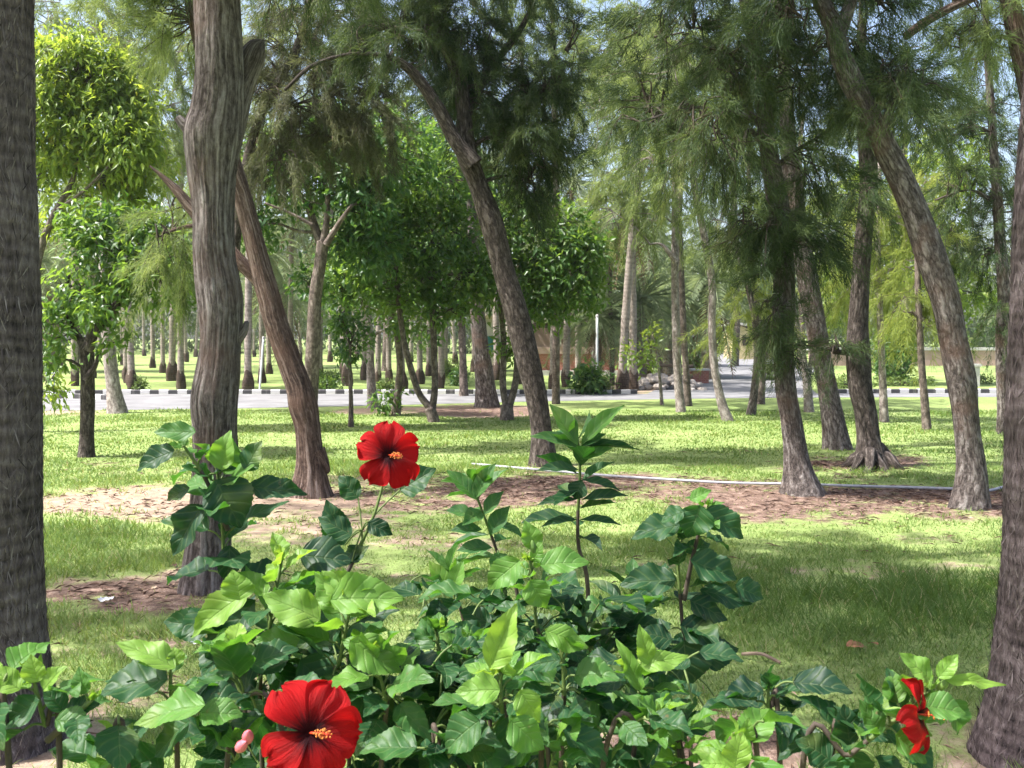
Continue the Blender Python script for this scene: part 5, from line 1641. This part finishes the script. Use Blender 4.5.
# plain leaved shrub with two upright shoots behind
D = Shrub('plain leaved shrub with two tall upright leafy shoots', (P(560, 800, 2.15)[0], 2.15, 0), 35, 'leafy_shrub', True)
D.shoot([gb(560, 2.15), (588, 640, 2.15), (578, 540, 2.14), (580, 470, 2.13), (577, 432, 2.13)], 16, .105, (.12, .5), .5, .42, .006, 2, petiole=.1)
D.shoot([gb(550, 2.2), (520, 620, 2.2), (500, 560, 2.2), (478, 500, 2.18), (470, 482, 2.18)], 15, .1, (.3, .55), .5, .42, .005, 3, petiole=.1)
D.shoot([gb(555, 2.2), (470, 650, 2.2), (455, 600, 2.2), (450, 570, 2.2)], 11, .11, (.15, .45), .5, .42, .005, 3, petiole=.1)
D.shoot([gb(565, 2.2), (600, 660, 2.2), (625, 610, 2.2), (635, 580, 2.2)], 11, .11, (.1, .5), .5, .42, .005, 3, petiole=.1)
for a in ((577, 445, 552, 402, 22, 2.1, .5), (582, 445, 622, 402, 18, 2.1, .55), (578, 448, 530, 432, 16, 2.1, .4), (582, 446, 605, 432, 14, 2.1, .35), (580, 460, 612, 445, 16, 2.1, .45), (582, 446, 640, 445, 8, 2.1, .15), (582, 480, 622, 488, 12, 2.1, .1),
          (578, 470, 536, 467, 14, 2.1, .2), (582, 500, 628, 492, 14, 2.1, .12), (576, 500, 536, 502, 12, 2.1, .15), (580, 520, 622, 522, 10, 2.1, .12), (577, 520, 540, 524, 10, 2.1, .12), (582, 480, 574, 500, 22, 2.1, .1),
          (476, 500, 448, 468, 18, 2.14, .45), (476, 498, 494, 462, 18, 2.14, .45), (474, 515, 446, 508, 16, 2.14, .4), (484, 515, 502, 490, 16, 2.14, .4), (482, 530, 450, 528, 16, 2.14, .35), (490, 535, 508, 505, 20, 2.14, .4), (492, 548, 456, 548, 18, 2.14, .35),
          (448, 592, 430, 560, 18, 2.1, .7), (452, 592, 462, 560, 18, 2.1, .65)):
    D.place(*a, face=.55)
D.done()

# right hibiscus shoot
E = Shrub('upright hibiscus stem with big dark drooping leaves', (P(700, 800, 1.7)[0], 1.7, 0), 36)
E.shoot([gb(700, 1.72), (690, 720, 1.7), (682, 620, 1.7), (678, 560, 1.7), (680, 530, 1.7)], 10, .085, (.05, .3), .45)
E.shoot([(684, 600, 1.7), (692, 560, 1.69), (702, 522, 1.68), (708, 506, 1.68)], 5, .06, (.3, .62), .5, young=6)
for a in ((680, 525, 630, 532, 32, 1.66, .22), (700, 505, 690, 540, 36, 1.64, .35), (705, 510, 745, 540, 36, 1.66, .25), (690, 560, 740, 580, 38, 1.64, .2), (676, 580, 620, 582, 36, 1.68, .15), (700, 590, 755, 602, 26, 1.7, .12), (690, 600, 730, 620, 30, 1.68, .05),
          (680, 625, 722, 640, 36, 1.66, .05), (684, 640, 690, 690, 46, 1.64, .03), (672, 640, 640, 630, 28, 1.66, .1), (690, 500, 712, 490, 16, 1.66, .6), (684, 512, 660, 518, 22, 1.64, .35), (735, 585, 765, 600, 30, 1.72, .2), (700, 660, 740, 650, 34, 1.7, .05)):
    E.place(*a, face=.6)
E.done()

# lower right sprig with red buds
Fs = Shrub('spreading hibiscus sprig with red buds by the leaning palm', (P(800, 800, 1.25)[0], 1.25, 0), 37)
Fs.shoot([gb(800, 1.25), (800, 800, 1.22), (850, 755, 1.2), (895, 720, 1.19), (930, 690, 1.18)], 12, .072, (.25, .8), .62, spread=.9)
Fs.shoot([gb(790, 1.25), (760, 800, 1.2), (745, 770, 1.18), (738, 745, 1.18)], 7, .08, (.4, .85), .6)
Fs.shoot([gb(800, 1.3), (780, 760, 1.3), (770, 720, 1.3), (768, 690, 1.3)], 9, .08, (.04, .25), .5)
Fs.shoot([gb(810, 1.3), (830, 790, 1.25), (845, 750, 1.25), (850, 735, 1.25)], 8, .075, (.05, .5), .6)
Fs.shoot([gb(810, 1.3), (690, 800, 1.3), (680, 770, 1.3), (676, 750, 1.3)], 7, .07, (.3, .7), .6)
for a in ((930, 680, 902, 652, 26, 1.16, .75), (938, 678, 960, 655, 18, 1.16, .8), (945, 680, 1010, 682, 14, 1.16, .9), (926, 706, 968, 712, 32, 1.12, .55), (895, 735, 930, 762, 36, 1.14, .55), (905, 715, 890, 670, 30, 1.2, .3), (880, 735, 862, 700, 26, 1.18, .5), (735, 770, 742, 732, 30, 1.1, .9), (730, 765, 700, 762, 26, 1.12, .8),
          (900, 720, 935, 735, 24, 1.15, .75), (830, 760, 800, 735, 40, 1.2, .15), (850, 745, 845, 705, 34, 1.22, .12), (950, 700, 965, 735, 30, 1.16, .5)):
    Fs.place(*a, face=.6)
flower(Fs, 913, 714, 1.15, .046, (.75, -.5, .1), 40, 12, 1.6, [0, 66, 140, 214, 292])
Fs.stem([(893, 722, 1.2), (902, 720, 1.2), (909, 718, 1.2)], .0025, .002)
Fs.bud(938, 690, 1.17, .02, (.5, -.4, .8))
Fs.done()

def build_haze():
    m = N('pale air')
    v = m.n('VolumePrincipled', {'Color': (.93, .96, 1.0, 1), 'Density': 0.0004, 'Anisotropy': 0.3})
    m.t.links.new(v.outputs[0], m.out.inputs['Volume'])
    mb = MB().box((-450, -450, -1.2), (450, 450, 30))
    o = mb.build('haze', m.m)
    o['kind'] = 'stuff'


build_haze()
S.cycles.volume_bounces = 0
for o in S.objects:
    if '_w' in o: del o['_w']
print('verts', sum(len(m.vertices) for m in bpy.data.meshes))
